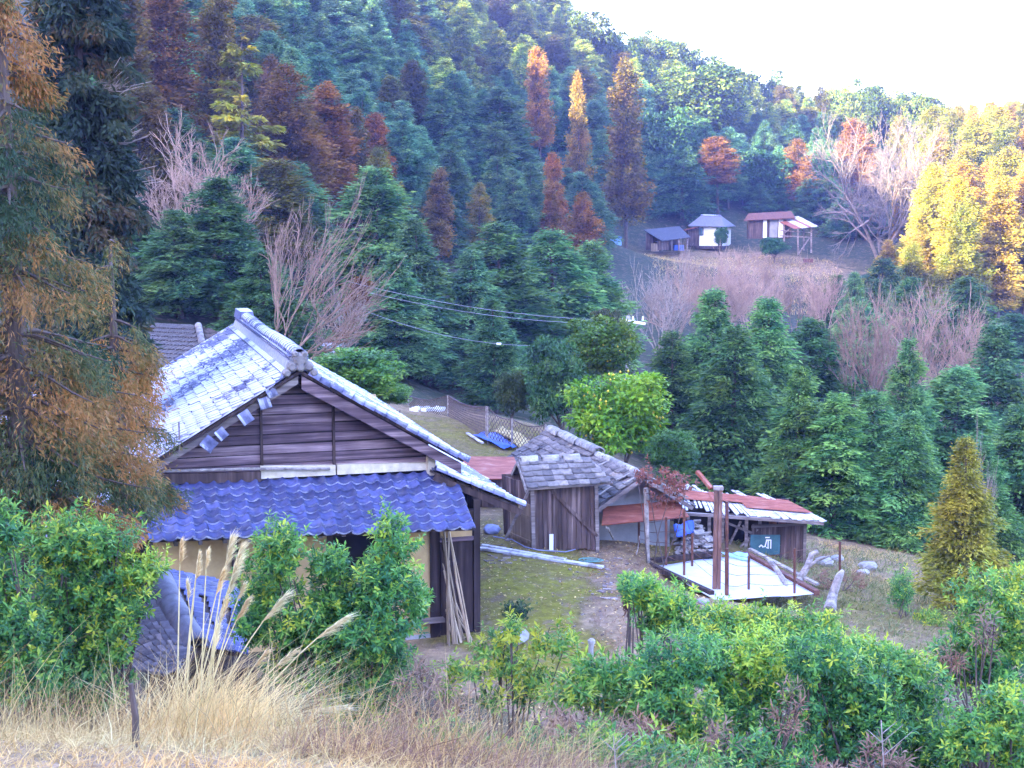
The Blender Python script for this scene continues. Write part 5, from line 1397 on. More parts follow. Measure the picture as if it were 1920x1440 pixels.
bare_tree(510, 330, 640, 50, 250, 'bare_tree', 'pale leaning bare tree behind the farmhouse ridge', 5, 'twig', lean=.42)
bare_tree(640, 520, 655, 56, 120, 'bare_tree', 'small bare tree with low pale branches by the tiny red-edged shed', 5, 'palebark')
bare_tree(1235, 470, 640, 88, 170, 'bare_tree', 'pale forked bare tree leftmost of the pinkish thicket below the far hamlet', 5, 'palebark')
for k, (px, py, w, Y, lab) in enumerate(((1300, 480, 110, 104, 'pinkish bare tree under the far white-walled house'), (1360, 478, 120, 108, 'pinkish bare tree in the middle of the thicket below the far hamlet'), (1425, 482, 120, 104, 'pinkish bare tree under the far cottage'), (1490, 490, 110, 106, 'pinkish bare tree under the stilted shed'), (1270, 510, 110, 96, 'nearer pinkish bare tree behind the pale forked one'), (1400, 520, 120, 96, 'nearer pinkish bare tree above the broad hinoki'), (1540, 515, 100, 100, 'rightmost bare tree of the pinkish thicket'), (1340, 525, 110, 94, 'nearer pinkish bare tree above the tall hinoki'))):
    bare_tree(px, py-10, 640, Y, w*1.08, 'bare_tree', lab, k+1, group='pinkish bare trees below the far hamlet')
bare_tree(1645, 545, 745, 62, 190, 'bare_tree', 'bare many-stemmed tree at the right, left half of the fan', 0, 'twig')
bare_tree(1750, 550, 740, 61, 230, 'bare_tree', 'bare many-stemmed tree at the right, spreading to a long side branch', 3, 'twig', lean=.12)
bare_tree(1822, 800, 900, 38, 85, 'bare_sapling', 'thin bare branches poking above the golden feathery tree', 5, 'palebark')
# the big spreading bare tree
bs = bare_segments(77, 15, .6, 5, 4, .34, wander=.2, up=.1, split=3, tw=.65)
p = at(1655, 505, 150); g = gz(p[0], 150)
big = thing('spreading_bare_tree', 'huge spreading bare tree with a glowing sunlit top beside the far hamlet', 'tree', (p[0], 150, g))
topz = at(1655, 225, 150)[2]-g
allz = np.array([s[1] for s in bs]); kz = topz/np.percentile(allz[:, 2], 99.5); kx = 7.2/np.percentile(np.abs(allz[:, 0]), 97)
for nm, sel, mr, mt in (('trunk', lambda l: l <= 1, .05, 'greybark'), ('crown', lambda l: l > 1, .012, 'greybark')):
    o = link(nm, seg_mesh(nm, bs, mr, 4 if nm == 'trunk' else 3, sel), M[mt], big); o.scale = (kx, kx, kz)
TREES.append((big, 1655, 225, topz, 150))
# pale dead branches on the right flank of the dark cedar
for k, (px, py, n, lab) in enumerate(((205, 165, 16, 'fan of pale violet dead branches sticking out of the dark cedar near the top'), (225, 250, 7, 'pale dead branches below the fan on the dark cedar'), (232, 325, 4, 'long single pale dead branches lowest on the dark cedar'))):
    rr = random.Random(k+60); o0 = at(px-28, py+12, 30); mb = MB()
    for i in range(n):
        L = rr.uniform(.6, 1.2); a = rr.uniform(-.15, .75 if k == 0 else .3); d = np.array([math.cos(a), rr.uniform(-.5, .3), math.sin(a)])
        s0 = np.array([rr.uniform(-.1, .1), 0, rr.uniform(-.2, .25)])
        mb.tube([s0, s0+d*L*.55-np.array([0, 0, .06]), s0+d*L+np.array([0, 0, .05])], [.017, .013, .006], 4)
        if i % 2: mb.tube([s0+d*L*.5, s0+d*L*.8+np.array([0, .1, .22])], [.01, .005], 3)
    o = mb.build('dead_branch', M['palebark']); o.location = tuple(o0); props(o, lab, 'branch')

# ------------------------------------------------------------------ big near cedars at the left edge
def near_cedar(px, py_top, Y, rbase, zcut, nb, ns, name, label, stops, seed, sl=.11, sw=.02, hang=.42, pw=.9):
    r = np.random.default_rng(seed)
    x = float(at(px, 400, Y)[0]); g = gz(x, Y); zt = float(at(px, py_top, Y)[2])
    H = zt-g; zb = zcut-g
    ro = thing(name, label, 'tree', (x, Y, g))
    z = zb + (H-zb)*r.random(nb)**1.15; t = (z-zb)/(H-zb)
    ln = rbase*(1-t)**pw*np.clip(.8+.9*t, 0, 1)*r.uniform(.6, 1.15, nb)+.15
    az = r.random(nb)*2*np.pi
    dh = np.stack([np.cos(az), np.sin(az), 0*az], -1); sd2 = np.stack([-np.sin(az), np.cos(az), 0*az], -1)
    tb = MB()
    tb.tube([(0, 0, -.5), (.03, 0, H*.3), (0, .04, H*.6), (0, 0, H*.99)], [.24, .19, .11, .02], 9)
    def path(b, u): return dh[b]*(ln[b]*u)[:, None] + np.array([0, 0, 1.])*(z[b] + ln[b]*(.12*u - .75*u*u + .42*u**3))[:, None]
    for b in range(nb):
        pts = path(np.full(5, b), np.linspace(0, 1, 5)); tb.tube(pts, [.03, .024, .018, .012, .006], 4, False)
    parts = []
    k = (ns*np.clip(ln/rbase, .25, 1.1)).astype(int); bi = np.repeat(np.arange(nb), k); n = len(bi)
    u = r.random(n)**.55
    C = path(bi, u) + sd2[bi]*(r.normal(0, .28, n)*ln[bi]*(1.2-u))[:, None]
    # each clump is a hanging tassel of short blades
    m = 10; ci = np.repeat(np.arange(n), m); q = r.random(len(ci))
    tdir = nrm(np.stack([r.normal(0, .4, n), r.normal(0, .4, n), -np.ones(n)], -1) + dh[bi]*.55)
    P = C[ci] + tdir[ci]*(q*hang)[:, None] + r.normal(0, .03, (len(ci), 3))
    D = tdir[ci] + r.normal(0, .5, (len(ci), 3)); N = r.normal(0, 1, (len(ci), 3))
    bv = r.normal(0, .2, nb)
    fld = .28*np.sin(C[:, 2]*1.7+seed)*np.cos(C[:, 0]*2.1+C[:, 1]*1.6)
    var = np.clip(.45 + bv[bi] + fld + r.normal(0, .1, n), 0, 1)[ci] + r.normal(0, .06, len(ci))
    V, T, A = diamonds(P, D, N, sl*r.uniform(.5, 1.1, len(ci)), sw*r.uniform(.6, 1.2, len(ci)), np.clip(var, 0, 1))
    mt = leaf_mat(name+'_leaf', stops, rough=.7, spec=.2, trans=.3, rnd=0)
    link('crown', np_mesh('crown', V, T, A), mt, ro)
    tb.build('trunk', M['bark'], ro)
    TREES.append((ro, px, py_top, H, Y))
near_cedar(18, -130, 17, 1.55, -3.55, 160, 90, 'brown_cedar', 'nearest big cedar with hanging brown and olive sprays at the left edge', [(0, (.022, .05, .024)), (.3, (.07, .105, .04)), (.46, (.14, .13, .042)), (.6, (.25, .145, .045)), (1, (.38, .18, .06))], 11)
near_cedar(158, -330, 30, 1.15, -5.2, 280, 75, 'dark_cedar', 'dark green cedar rising out of the frame behind the brown cedar', [(0, (.015, .028, .02)), (.5, (.035, .065, .042)), (.8, (.07, .075, .035)), (1, (.16, .10, .045))], 13, sl=.24, sw=.065, pw=.38)
near_cedar(205, 450, 20.5, .85, -4.1, 60, 60, 'brown_cedar', 'lower brown cedar growth hanging in front of the frosted left roof', [(0, (.03, .06, .025)), (.24, (.09, .12, .04)), (.42, (.18, .15, .045)), (.56, (.32, .18, .05)), (1, (.44, .22, .07))], 17)

# ------------------------------------------------------------------ forest filling the hillside
RIDGE = ([0, 1040, 1070, 1110, 1150, 1230, 1300, 1340, 1400, 1500, 1570, 1640, 1700, 1745, 1765, 1840, 1925, 2000], [-400, -60, 5, 38, 70, 62, 88, 120, 122, 128, 142, 170, 172, 188, 200, 188, 186, 180])
LIMIT = ([0, 1110, 1140, 1560, 1640, 1661, 1735, 1750, 1920], [0, 330, 478, 492, 500, 450, 430, 190, 180])
rr = random.Random(99)
cells = []
Y = 70.0
while Y < 244:
    step = 2.5 + Y*.0105
    x = -.40*Y - 2 + rr.random()*step
    while x < .40*Y + 2:
        cells.append((x + rr.uniform(-.35, .35)*step, Y + rr.uniform(-.4, .4)*step)); x += step*1.05
    Y += step*1.12
named_xy = [(float(ro.location.x), float(ro.location.y)) for ro, *_ in TREES]
fill = []
NLOOK = [(q[1], q[2], q[3]) for q in NAMED if q[3] > 60 and not q[7].startswith('dark ')]
for x, Y in cells:
    g = gz(x, Y); px, pyb = pr((x, Y, g))
    if px < 150 or px > 1960: continue
    if 1120 < px < 1560 and 92 < Y < 168: continue
    if 1560 < px < 1700 and 142 < Y < 158: continue
    if Y < 92 and (px > 560): continue
    if Y < 100 and px > 1130: continue
    if any(math.hypot(x-a, Y-b) < 2.2 for a, b in named_xy): continue
    H = rr.uniform(5.5, 9.5) if Y > 100 else rr.uniform(5, 8)
    if px > 1745 and Y > 112: H = rr.uniform(7, 13)
    top = pr((x, Y, g+H))[1]
    lim = np.interp(px, *RIDGE) + rr.uniform(0, 14)
    if px > 1655 and 60 < Y < 112: lim = max(lim, 545 + (px-1655)*.12 + rr.uniform(0, 30))
    if Y < 150 and px > 1100: lim = max(lim, np.interp(px, *LIMIT) + rr.uniform(0, 25))
    if top < lim:
        zt = at(px, lim, Y)[2]; H = zt - g
        if H < 3.5: continue
        top = lim
    for npx, ntop, nY in NLOOK:
        if Y < nY and abs(px-npx) < 62 and top < ntop + 175:
            top = ntop + 175 + rr.uniform(0, 30); H = at(px, top, Y)[2] - g
    if H < 3.2: continue
    if top > pyb or top < -330: continue
    fill.append((px, top, Y, H, x))
fill.sort(key=lambda q: q[2])
# leave out what the nearer trees hide completely
occ = np.zeros((1440//8+60, 1920//8+1), np.int16); kept = []
for q in fill:
    px, top, Y, H, x = q
    wpx = 4*H/10*F/Y
    c0, c1 = int(max(0, px-wpx*.5)//8), int(min(1919, px+wpx*.5)//8); r0_, r1_ = int(max(-40, top)//8)+50, int(min(1439, top+.35*H*F/Y)//8)+50
    if c1 <= c0 or r1_ <= r0_: continue
    reg = occ[r0_:r1_, c0:c1]
    if top < -60 and Y > 150: pass
    if (reg > 1).mean() > .93 or (pr((x, Y, 0)) and top+.9*H*F/Y < 0): continue
    cc0, cc1 = int(max(0, px-wpx*.38)//8), int(min(1919, px+wpx*.38)//8)
    occ[r0_:int(min(1439, top+.8*H*F/Y)//8)+50, cc0:cc1] += 1
    kept.append(q)
LAND = [(450, 200, 'yellow-green layered conifer'), (580, 250, 'rust-brown conifers'), (372, 300, 'pinkish bare tree'), (706, 250, 'orange-brown ragged conifer'), (820, 360, 'dull brown conifer'),
        (898, 390, 'slender olive conifer'), (1094, 400, 'bright orange cone'), (1178, 230, 'very tall brown conifer'), (1092, 170, 'brilliant yellow cone'), (1014, 120, 'orange sunlit-topped conifer'),
        (1350, 300, 'rust-red rounded tree'), (1325, 440, 'far white-walled house'), (1445, 425, 'far cottage'), (1495, 430, 'stilted shed'), (1655, 330, 'huge spreading bare tree'), (1149, 450, 'blue tarpaulin stack'),
        (1497, 320, 'narrow dull brown conifer'), (1050, 330, 'leaning red-brown conifer'), (1030, 400, 'short brown conifer'), (1240, 260, 'pale blue-green broadleaf crown'), (712, 320, 'olive conifer'), (1060, 20, 'start of the sky')]
def where(px, py):
    ds = sorted(LAND, key=lambda L: math.hypot(L[0]-px, (L[1]-py)*1.2))
    L = ds[0]; dx, dy = px-L[0], py-L[1]; d = math.hypot(dx, dy)
    v = 'above' if dy < 0 else 'below'; h = 'left of' if dx < 0 else 'right of'
    if abs(dx) < 22: rel = v
    elif abs(dy) < 22: rel = h
    elif abs(dx) > abs(dy)*2: rel = h + ', slightly ' + ('higher than' if dy < 0 else 'lower than')
    elif abs(dy) > abs(dx)*2: rel = v + ', slightly ' + h
    else: rel = ('up-' if dy < 0 else 'down-') + ('left' if dx < 0 else 'right') + ' of'
    far = 'just ' if d < 75 else ('' if d < 150 else 'well ')
    return f"{far}{rel} the {L[2]}"
seen = {}
def uniq(parts, px, py):
    base = f"{parts} {where(px, py)}"
    ext = ['', ' with a pointed tip', ' with a rounded tip', ' partly hidden by a neighbour', ' showing only its upper crown']
    seen[base] = seen.get(base, 0) + 1
    return base
nfill = 0
for k, (px, top, Y, H, x) in enumerate(kept):
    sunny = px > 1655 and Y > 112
    ridge = top < np.interp(px, *RIDGE) + 26 and px > 1060 and px < 1745
    w = (.9 + .46*H)*F/Y*rr.uniform(.9, 1.25)
    sun_tint = (px > 1040 and top < np.interp(px, *RIDGE) + 75) or (800 < px <= 1130 and top < 125)  # picks the crowns whose warm colour paints in sunlight on the crest
    tallw = 'tall' if H > 8.3 else ('short' if H < 6.5 else 'middling')
    wf = rr.uniform(.8, 1.25); w *= wf
    shape = 'slim' if wf < .93 else ('broad' if wf > 1.12 else 'even')
    if ridge and rr.random() < .8:
        b = rr.uniform(.75, 1.25)
        zt = at(px, top, Y)[2]; hh = min(H, 6.5); ryp = hh*.5*F/Y
        lab = uniq(f"{'dark' if b < .92 else ('pale' if b > 1.08 else 'green')} open-crowned skyline tree", px, top)
        round_tree(px, top+ryp*.8, Y, ryp*rr.uniform(.8, 1.1), ryp, (b*1.9, b*1.25, b*.6), 'ridge_tree', lab, PIN, 'open-crowned trees along the skyline', k)  # warm crown tint: skyline sunlight put into the leaf colour
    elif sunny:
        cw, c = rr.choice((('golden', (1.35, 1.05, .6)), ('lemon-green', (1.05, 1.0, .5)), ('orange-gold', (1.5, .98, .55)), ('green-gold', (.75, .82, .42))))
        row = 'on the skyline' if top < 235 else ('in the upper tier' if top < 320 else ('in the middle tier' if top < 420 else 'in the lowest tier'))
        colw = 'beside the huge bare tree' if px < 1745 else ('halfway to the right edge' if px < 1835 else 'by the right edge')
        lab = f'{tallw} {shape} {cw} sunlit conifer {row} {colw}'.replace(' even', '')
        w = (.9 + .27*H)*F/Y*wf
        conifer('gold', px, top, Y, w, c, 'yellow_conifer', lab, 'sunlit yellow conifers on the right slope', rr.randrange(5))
    else:
        v = rr.random()
        if v < .88:
            b = rr.uniform(.7, 1.2); bl = rr.uniform(.8, 1.2) if Y < 110 else rr.uniform(.95, 1.4); c = (b*rr.uniform(.8, 1.05), b, b*bl); c = (b*2.0, b*1.35, b*.6) if sun_tint else c; ton = 'sun-tinted' if sun_tint else ('dark' if b < .85 else ('mid' if b < 1.02 else 'pale')) + '' if sun_tint else ('dark' if b < .85 else ('mid' if b < 1.02 else 'pale')) + ('-green' if bl < 1.12 else '-blue')  # far crowns tinted bluer: distance haze painted into the leaf colour
            conifer('hinoki', px, top, Y, w*1.1, c, 'forest_conifer', uniq(f'{tallw} {shape} {ton} conifer'.replace(' even', ''), px, top), 'green conifers of the hillside forest', rr.randrange(6))
        else:
            b = rr.uniform(.5, .8); c = (b*.85, b*rr.uniform(1.0, 1.25), b*.8)
            conifer('sugi', px, top, Y, w*.85, c, 'cedar_tree', uniq(f'{tallw} {shape} olive-brown cedar'.replace(' even', ''), px, top), 'olive-brown cedars of the hillside forest', rr.randrange(5))
    nfill += 1
byl = {}
for o in SC.objects:
    if o.get('group') in ('green conifers of the hillside forest', 'olive-brown cedars of the hillside forest', 'sunlit yellow conifers on the right slope', 'open-crowned trees along the skyline'): byl.setdefault(o['label'], []).append(o)
for lab, os_ in byl.items():
    if len(os_) < 2: continue
    os_.sort(key=lambda o: o.location.x/o.location.y)
    nm = {2: ('left', 'right'), 3: ('left', 'middle', 'right')}.get(len(os_), ('leftmost', 'second', 'third', 'fourth', 'fifth', 'sixth', 'seventh', 'eighth')[:len(os_)])
    words_ = lab.replace(', slightly higher than', ' and above').replace(', slightly lower than', ' and below')
    for o, q in zip(os_, nm):
        s_ = f"{q} {words_}"
        for cut in (' and above', ' and below', ', slightly left of', ', slightly right of', ' open-crowned', 'just ', 'well '):
            if len(s_.split()) > 16: s_ = s_.replace(cut, ' of' if 'slightly' in cut and False else '')
        o['label'] = s_
print('filler trees', nfill, 'labels', len(seen))

# ------------------------------------------------------------------ shrubs of the foreground
def shrub(name, label, cat_, lumps, Y, base_py, seed, L=.076, Wl=.025, per=9, dens=1.0, mat='bush', stems=6, leafstops=None, col=(1, 1, 1), dY=.55, group=None, stemmat='bark'):
    """lumps: (px, py, rx px, ry px, lightness). Leaves stand in whorls at the shoot tips."""
    r = np.random.default_rng(seed)
    pxm = np.mean([q[0] for q in lumps]); b = at(pxm, base_py, Y); x0 = float(b[0]); g = gz(x0, Y)
    ro = thing(name, label, cat_, (x0, Y, g), 0, group)
    o0 = np.array([x0, Y, g]); parts = []; tb = MB()
    for (px, py, rx, ry, lt) in lumps:
        yy = Y + r.uniform(-.25, .25)
        c = at(px, py, yy) - o0; RX = rx*yy/F; RZ = ry*yy/F; RY = max(.3, dY*(RX+RZ))
        n = int(dens*(32 + 560*(RX*RZ + .5*RY*(RX+RZ))*(.095/L)**2))
        d = nrm(r.normal(0, 1, (n, 3))); d[:, 1] -= .25*r.random(n); d = nrm(d)
        f = 1 + .3*np.sin(d[:, 0]*6+seed)*np.cos(d[:, 2]*6+seed*2) + .15*np.sin(d[:, 0]*13-d[:, 2]*11+seed)
        rad = r.random(n)**.3*f
        sp = (r.random(n) < .16) & (d[:, 2] > -.2); rad = np.where(sp, rad*r.uniform(1.1, 1.5, n), rad)
        d = np.where(sp[:, None], nrm(d+np.array([0, 0, .5])), d)
        P = c + d*rad[:, None]*np.array([RX, RY, RZ])
        ax = nrm(d*.8 + np.array([0, -.1, .75]) + r.normal(0, .3, (n, 3)))
        m = per; ii = np.repeat(np.arange(n), m); N = len(ii)
        t1 = nrm(np.cross(ax, r.normal(0, 1, (n, 3)))); t2 = np.cross(ax, t1)
        a = np.tile(np.arange(m)*2.4, n) + np.repeat(r.random(n)*6, m) + r.normal(0, .2, N)
        radial = t1[ii]*np.cos(a)[:, None] + t2[ii]*np.sin(a)[:, None]
        lev = np.tile(np.linspace(0, 1, m), n)
        D = radial*(1.0-.45*lev)[:, None] + ax[ii]*(.1+.75*lev)[:, None] + r.normal(0, .14, (N, 3))
        D[:, 2] -= .12
        PP = P[ii] + ax[ii]*((lev-1)*L*.9)[:, None]
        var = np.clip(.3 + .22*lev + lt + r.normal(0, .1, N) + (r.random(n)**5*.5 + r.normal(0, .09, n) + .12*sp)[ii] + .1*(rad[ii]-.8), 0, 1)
        parts.append(leaves(PP, D, ax[ii]+r.normal(0, .2, (N, 3)), (L*r.uniform(.6, 1.35, n))[ii]*r.uniform(.75, 1.15, N), (Wl*r.uniform(.7, 1.3, n))[ii], var, bend=.12, fold=.18))
        for k in range(max(2, stems//2) if stems > 2 else 1):
            e = c + np.array([r.uniform(-.6, .6)*RX, r.uniform(-.4, .4)*RY, r.uniform(-.2, .6)*RZ]); s0 = np.array([r.normal(0, .12), r.normal(0, .1), -.1])
            mid = (s0+e)/2 + r.normal(0, .08, 3); tb.tube([s0, mid, e], [.022, .015, .006], 4, False)
    V, T, A = cat(parts)
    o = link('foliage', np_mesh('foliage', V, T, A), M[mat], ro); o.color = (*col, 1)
    tb.build('stem', M[stemmat], ro)
    return len(T)
nt_ = 0
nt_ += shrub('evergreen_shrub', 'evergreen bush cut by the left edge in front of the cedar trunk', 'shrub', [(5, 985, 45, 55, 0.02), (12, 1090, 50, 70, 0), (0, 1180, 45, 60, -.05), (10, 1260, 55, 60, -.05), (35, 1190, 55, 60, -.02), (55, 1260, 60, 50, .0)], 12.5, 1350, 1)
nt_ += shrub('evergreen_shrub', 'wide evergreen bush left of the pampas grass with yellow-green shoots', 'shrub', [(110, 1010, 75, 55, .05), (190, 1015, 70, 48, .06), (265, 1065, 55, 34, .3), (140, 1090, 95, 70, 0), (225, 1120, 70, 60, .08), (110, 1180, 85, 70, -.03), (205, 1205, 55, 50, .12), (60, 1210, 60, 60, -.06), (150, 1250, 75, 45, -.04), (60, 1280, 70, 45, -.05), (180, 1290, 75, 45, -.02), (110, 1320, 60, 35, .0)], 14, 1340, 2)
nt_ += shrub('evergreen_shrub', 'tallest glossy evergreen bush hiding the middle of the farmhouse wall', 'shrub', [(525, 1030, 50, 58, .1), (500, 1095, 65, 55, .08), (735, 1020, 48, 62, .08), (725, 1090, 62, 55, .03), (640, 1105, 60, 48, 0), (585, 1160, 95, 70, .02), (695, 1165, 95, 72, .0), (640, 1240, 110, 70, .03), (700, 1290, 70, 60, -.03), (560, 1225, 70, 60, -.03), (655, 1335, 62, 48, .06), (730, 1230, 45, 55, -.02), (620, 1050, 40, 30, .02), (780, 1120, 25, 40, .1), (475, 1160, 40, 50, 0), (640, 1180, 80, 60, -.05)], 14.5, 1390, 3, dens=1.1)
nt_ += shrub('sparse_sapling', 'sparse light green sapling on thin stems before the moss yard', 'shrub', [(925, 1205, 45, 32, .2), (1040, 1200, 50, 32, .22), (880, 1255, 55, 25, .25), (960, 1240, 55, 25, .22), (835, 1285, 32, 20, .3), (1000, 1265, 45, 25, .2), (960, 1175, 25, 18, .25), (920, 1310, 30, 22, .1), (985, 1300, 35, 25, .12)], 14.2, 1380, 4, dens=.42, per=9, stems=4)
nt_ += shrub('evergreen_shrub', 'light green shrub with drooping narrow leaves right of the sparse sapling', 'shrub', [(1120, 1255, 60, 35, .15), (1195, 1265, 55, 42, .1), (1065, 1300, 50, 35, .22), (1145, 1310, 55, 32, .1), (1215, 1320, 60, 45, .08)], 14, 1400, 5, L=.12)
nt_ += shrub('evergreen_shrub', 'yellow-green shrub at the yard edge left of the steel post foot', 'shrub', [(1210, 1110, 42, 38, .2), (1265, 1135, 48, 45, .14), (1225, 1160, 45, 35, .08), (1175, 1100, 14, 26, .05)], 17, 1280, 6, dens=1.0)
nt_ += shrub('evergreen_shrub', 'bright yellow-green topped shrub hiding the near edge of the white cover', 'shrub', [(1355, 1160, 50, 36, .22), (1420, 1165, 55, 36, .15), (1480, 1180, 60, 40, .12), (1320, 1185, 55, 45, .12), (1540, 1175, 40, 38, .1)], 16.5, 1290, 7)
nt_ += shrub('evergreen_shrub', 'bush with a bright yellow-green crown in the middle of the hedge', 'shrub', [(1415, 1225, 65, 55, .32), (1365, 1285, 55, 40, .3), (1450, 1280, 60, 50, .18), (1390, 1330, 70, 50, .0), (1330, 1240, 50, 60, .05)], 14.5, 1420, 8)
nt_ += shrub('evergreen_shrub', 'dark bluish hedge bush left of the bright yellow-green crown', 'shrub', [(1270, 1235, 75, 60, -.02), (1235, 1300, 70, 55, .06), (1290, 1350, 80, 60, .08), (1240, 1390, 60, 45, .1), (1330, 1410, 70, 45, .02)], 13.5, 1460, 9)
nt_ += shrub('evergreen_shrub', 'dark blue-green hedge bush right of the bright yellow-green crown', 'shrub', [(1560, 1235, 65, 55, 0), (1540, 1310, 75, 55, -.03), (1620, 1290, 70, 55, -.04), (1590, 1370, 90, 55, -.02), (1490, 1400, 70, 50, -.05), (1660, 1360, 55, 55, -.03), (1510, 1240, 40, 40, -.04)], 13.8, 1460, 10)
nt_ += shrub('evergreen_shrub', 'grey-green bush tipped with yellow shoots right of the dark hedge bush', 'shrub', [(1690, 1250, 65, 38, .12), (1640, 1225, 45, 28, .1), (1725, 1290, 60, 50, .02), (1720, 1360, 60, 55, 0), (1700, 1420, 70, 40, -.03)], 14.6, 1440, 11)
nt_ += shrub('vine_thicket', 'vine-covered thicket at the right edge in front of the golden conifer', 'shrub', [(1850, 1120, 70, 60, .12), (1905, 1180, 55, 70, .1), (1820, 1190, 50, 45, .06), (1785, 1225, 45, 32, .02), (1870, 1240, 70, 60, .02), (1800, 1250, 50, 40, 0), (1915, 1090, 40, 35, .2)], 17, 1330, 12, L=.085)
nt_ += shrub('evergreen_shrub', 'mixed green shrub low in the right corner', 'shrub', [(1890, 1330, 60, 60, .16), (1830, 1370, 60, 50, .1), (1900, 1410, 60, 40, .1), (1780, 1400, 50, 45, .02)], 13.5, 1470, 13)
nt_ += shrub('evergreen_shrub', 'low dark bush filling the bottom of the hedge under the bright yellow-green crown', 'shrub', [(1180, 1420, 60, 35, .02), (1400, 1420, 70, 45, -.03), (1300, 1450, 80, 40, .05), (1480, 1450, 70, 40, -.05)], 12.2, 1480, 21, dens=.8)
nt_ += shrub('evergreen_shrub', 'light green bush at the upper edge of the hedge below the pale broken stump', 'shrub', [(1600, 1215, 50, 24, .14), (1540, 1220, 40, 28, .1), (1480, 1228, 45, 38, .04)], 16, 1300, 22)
nt_ += shrub('scrub', 'low grey-green scrub on the slope behind the hedge', 'shrub', [(1690, 1105, 22, 42, -.02), (1640, 1165, 40, 16, .12), (1740, 1160, 40, 18, .1)], 31, 1180, 14, L=.09, col=(1.2, 1, .8))
nt_ += shrub('dark_ball_shrub', 'dark clipped ball of shrub on the moss yard', 'shrub', [(967, 1147, 26, 17, -.28)], 23.5, 1165, 15, L=.035, Wl=.018, dens=1.0, col=(.5, .5, .5), dY=.5)
nt_ += shrub('red_maple', 'red-leaved maple shrub in front of the outbuilding canopy', 'shrub', [(1238, 893, 48, 18, .25), (1275, 908, 28, 18, .2), (1205, 890, 22, 12, .2), (1245, 930, 38, 24, .0)], 33.3, 1040, 16, L=.085, Wl=.05, mat='maple', per=6, dens=.22, stems=2, col=(1.3, 1.1, 1.1))
mb = MB(); a = at(1215, 1032, 33.5); a[2] = gz(a[0], a[1])-.1; b = at(1211, 915, 33.5); mb.tube([(0, 0, 0), (b-a)], [.05, .06], 7); o = mb.build('stump', M['palewood']); o.location = tuple(a); props(o, 'tall pale cut trunk standing in front of the rusty canopy among the red maple', 'stump')
nt_ += shrub('brown_scrub', 'reddish brown dead scrub right of the ruined shed', 'shrub', [(1545, 1085, 24, 16, .1), (1605, 1085, 26, 18, .1)], 33, 1110, 18, L=.09, Wl=.02, mat='bracken', dens=.4, stems=3)
nt_ += shrub('brown_scrub', 'rusty little dead shrub at the yard edge by the yellow-green shrub', 'shrub', [(1180, 1120, 16, 28, .0)], 18, 1170, 19, L=.08, Wl=.02, mat='maple', dens=.9)
nt_ += shrub('fern_clump', 'dark small fern-like plant at the foot of the sapling', 'shrub', [(830, 1370, 45, 18, -.05), (1000, 1390, 30, 25, -.05)], 13, 1400, 20, L=.1, dens=.7)
nt_ += shrub('evergreen_shrub', 'small dark green seedlings among the bracken below the sparse sapling', 'shrub', [(880, 1385, 40, 22, 0), (930, 1410, 35, 20, .05), (1060, 1400, 40, 25, .1), (1120, 1375, 35, 25, .08)], 12, 1420, 23, dens=.5, stems=3)
nt_ += shrub('evergreen_shrub', 'narrow-leaved green plant at the bottom right of the bracken', 'shrub', [(1160, 1400, 45, 28, .1), (1230, 1420, 50, 28, .04), (1290, 1430, 40, 25, .12)], 11.6, 1460, 24, dens=.6, L=.11, Wl=.024, stems=4)
nt_ += shrub('dead_bush', 'tangled reddish-brown dead bush between the tall bush and the sapling', 'shrub', [(790, 1270, 55, 35, .1), (770, 1330, 60, 30, .0), (840, 1320, 50, 25, .1)], 13.6, 1380, 25, dens=.5, L=.12, Wl=.016, mat='bracken', stems=8)
nt_ += shrub('dead_bush', 'reddish-brown dead bush between the sapling and the hedge', 'shrub', [(1120, 1370, 70, 30, .1), (1200, 1365, 50, 25, .15), (1050, 1350, 45, 25, .05)], 12.8, 1420, 26, dens=.6, L=.12, Wl=.016, mat='bracken', stems=8)
nt_ += shrub('dead_bush', 'brown dead undergrowth in the dark hollow of the right-hand hedge', 'shrub', [(1660, 1420, 60, 30, .05), (1540, 1440, 50, 22, .1)], 12.5, 1470, 27, dens=.5, L=.12, Wl=.016, mat='bracken', stems=8)
nt_ += shrub('dead_bush', 'brown dry stems poking through the hedge below the bright yellow-green crown', 'shrub', [(1480, 1330, 32, 50, .1), (1350, 1375, 30, 35, .1)], 12.6, 1460, 28, dens=.35, L=.12, Wl=.014, mat='bracken', stems=8)
nt_ += shrub('dead_bush', 'brown dry stems hanging in the right-hand vine thicket', 'shrub', [(1850, 1180, 28, 50, .15), (1790, 1235, 28, 24, .1)], 16, 1330, 29, dens=.35, L=.12, Wl=.014, mat='bracken', stems=8)
print('shrub tris', nt_)

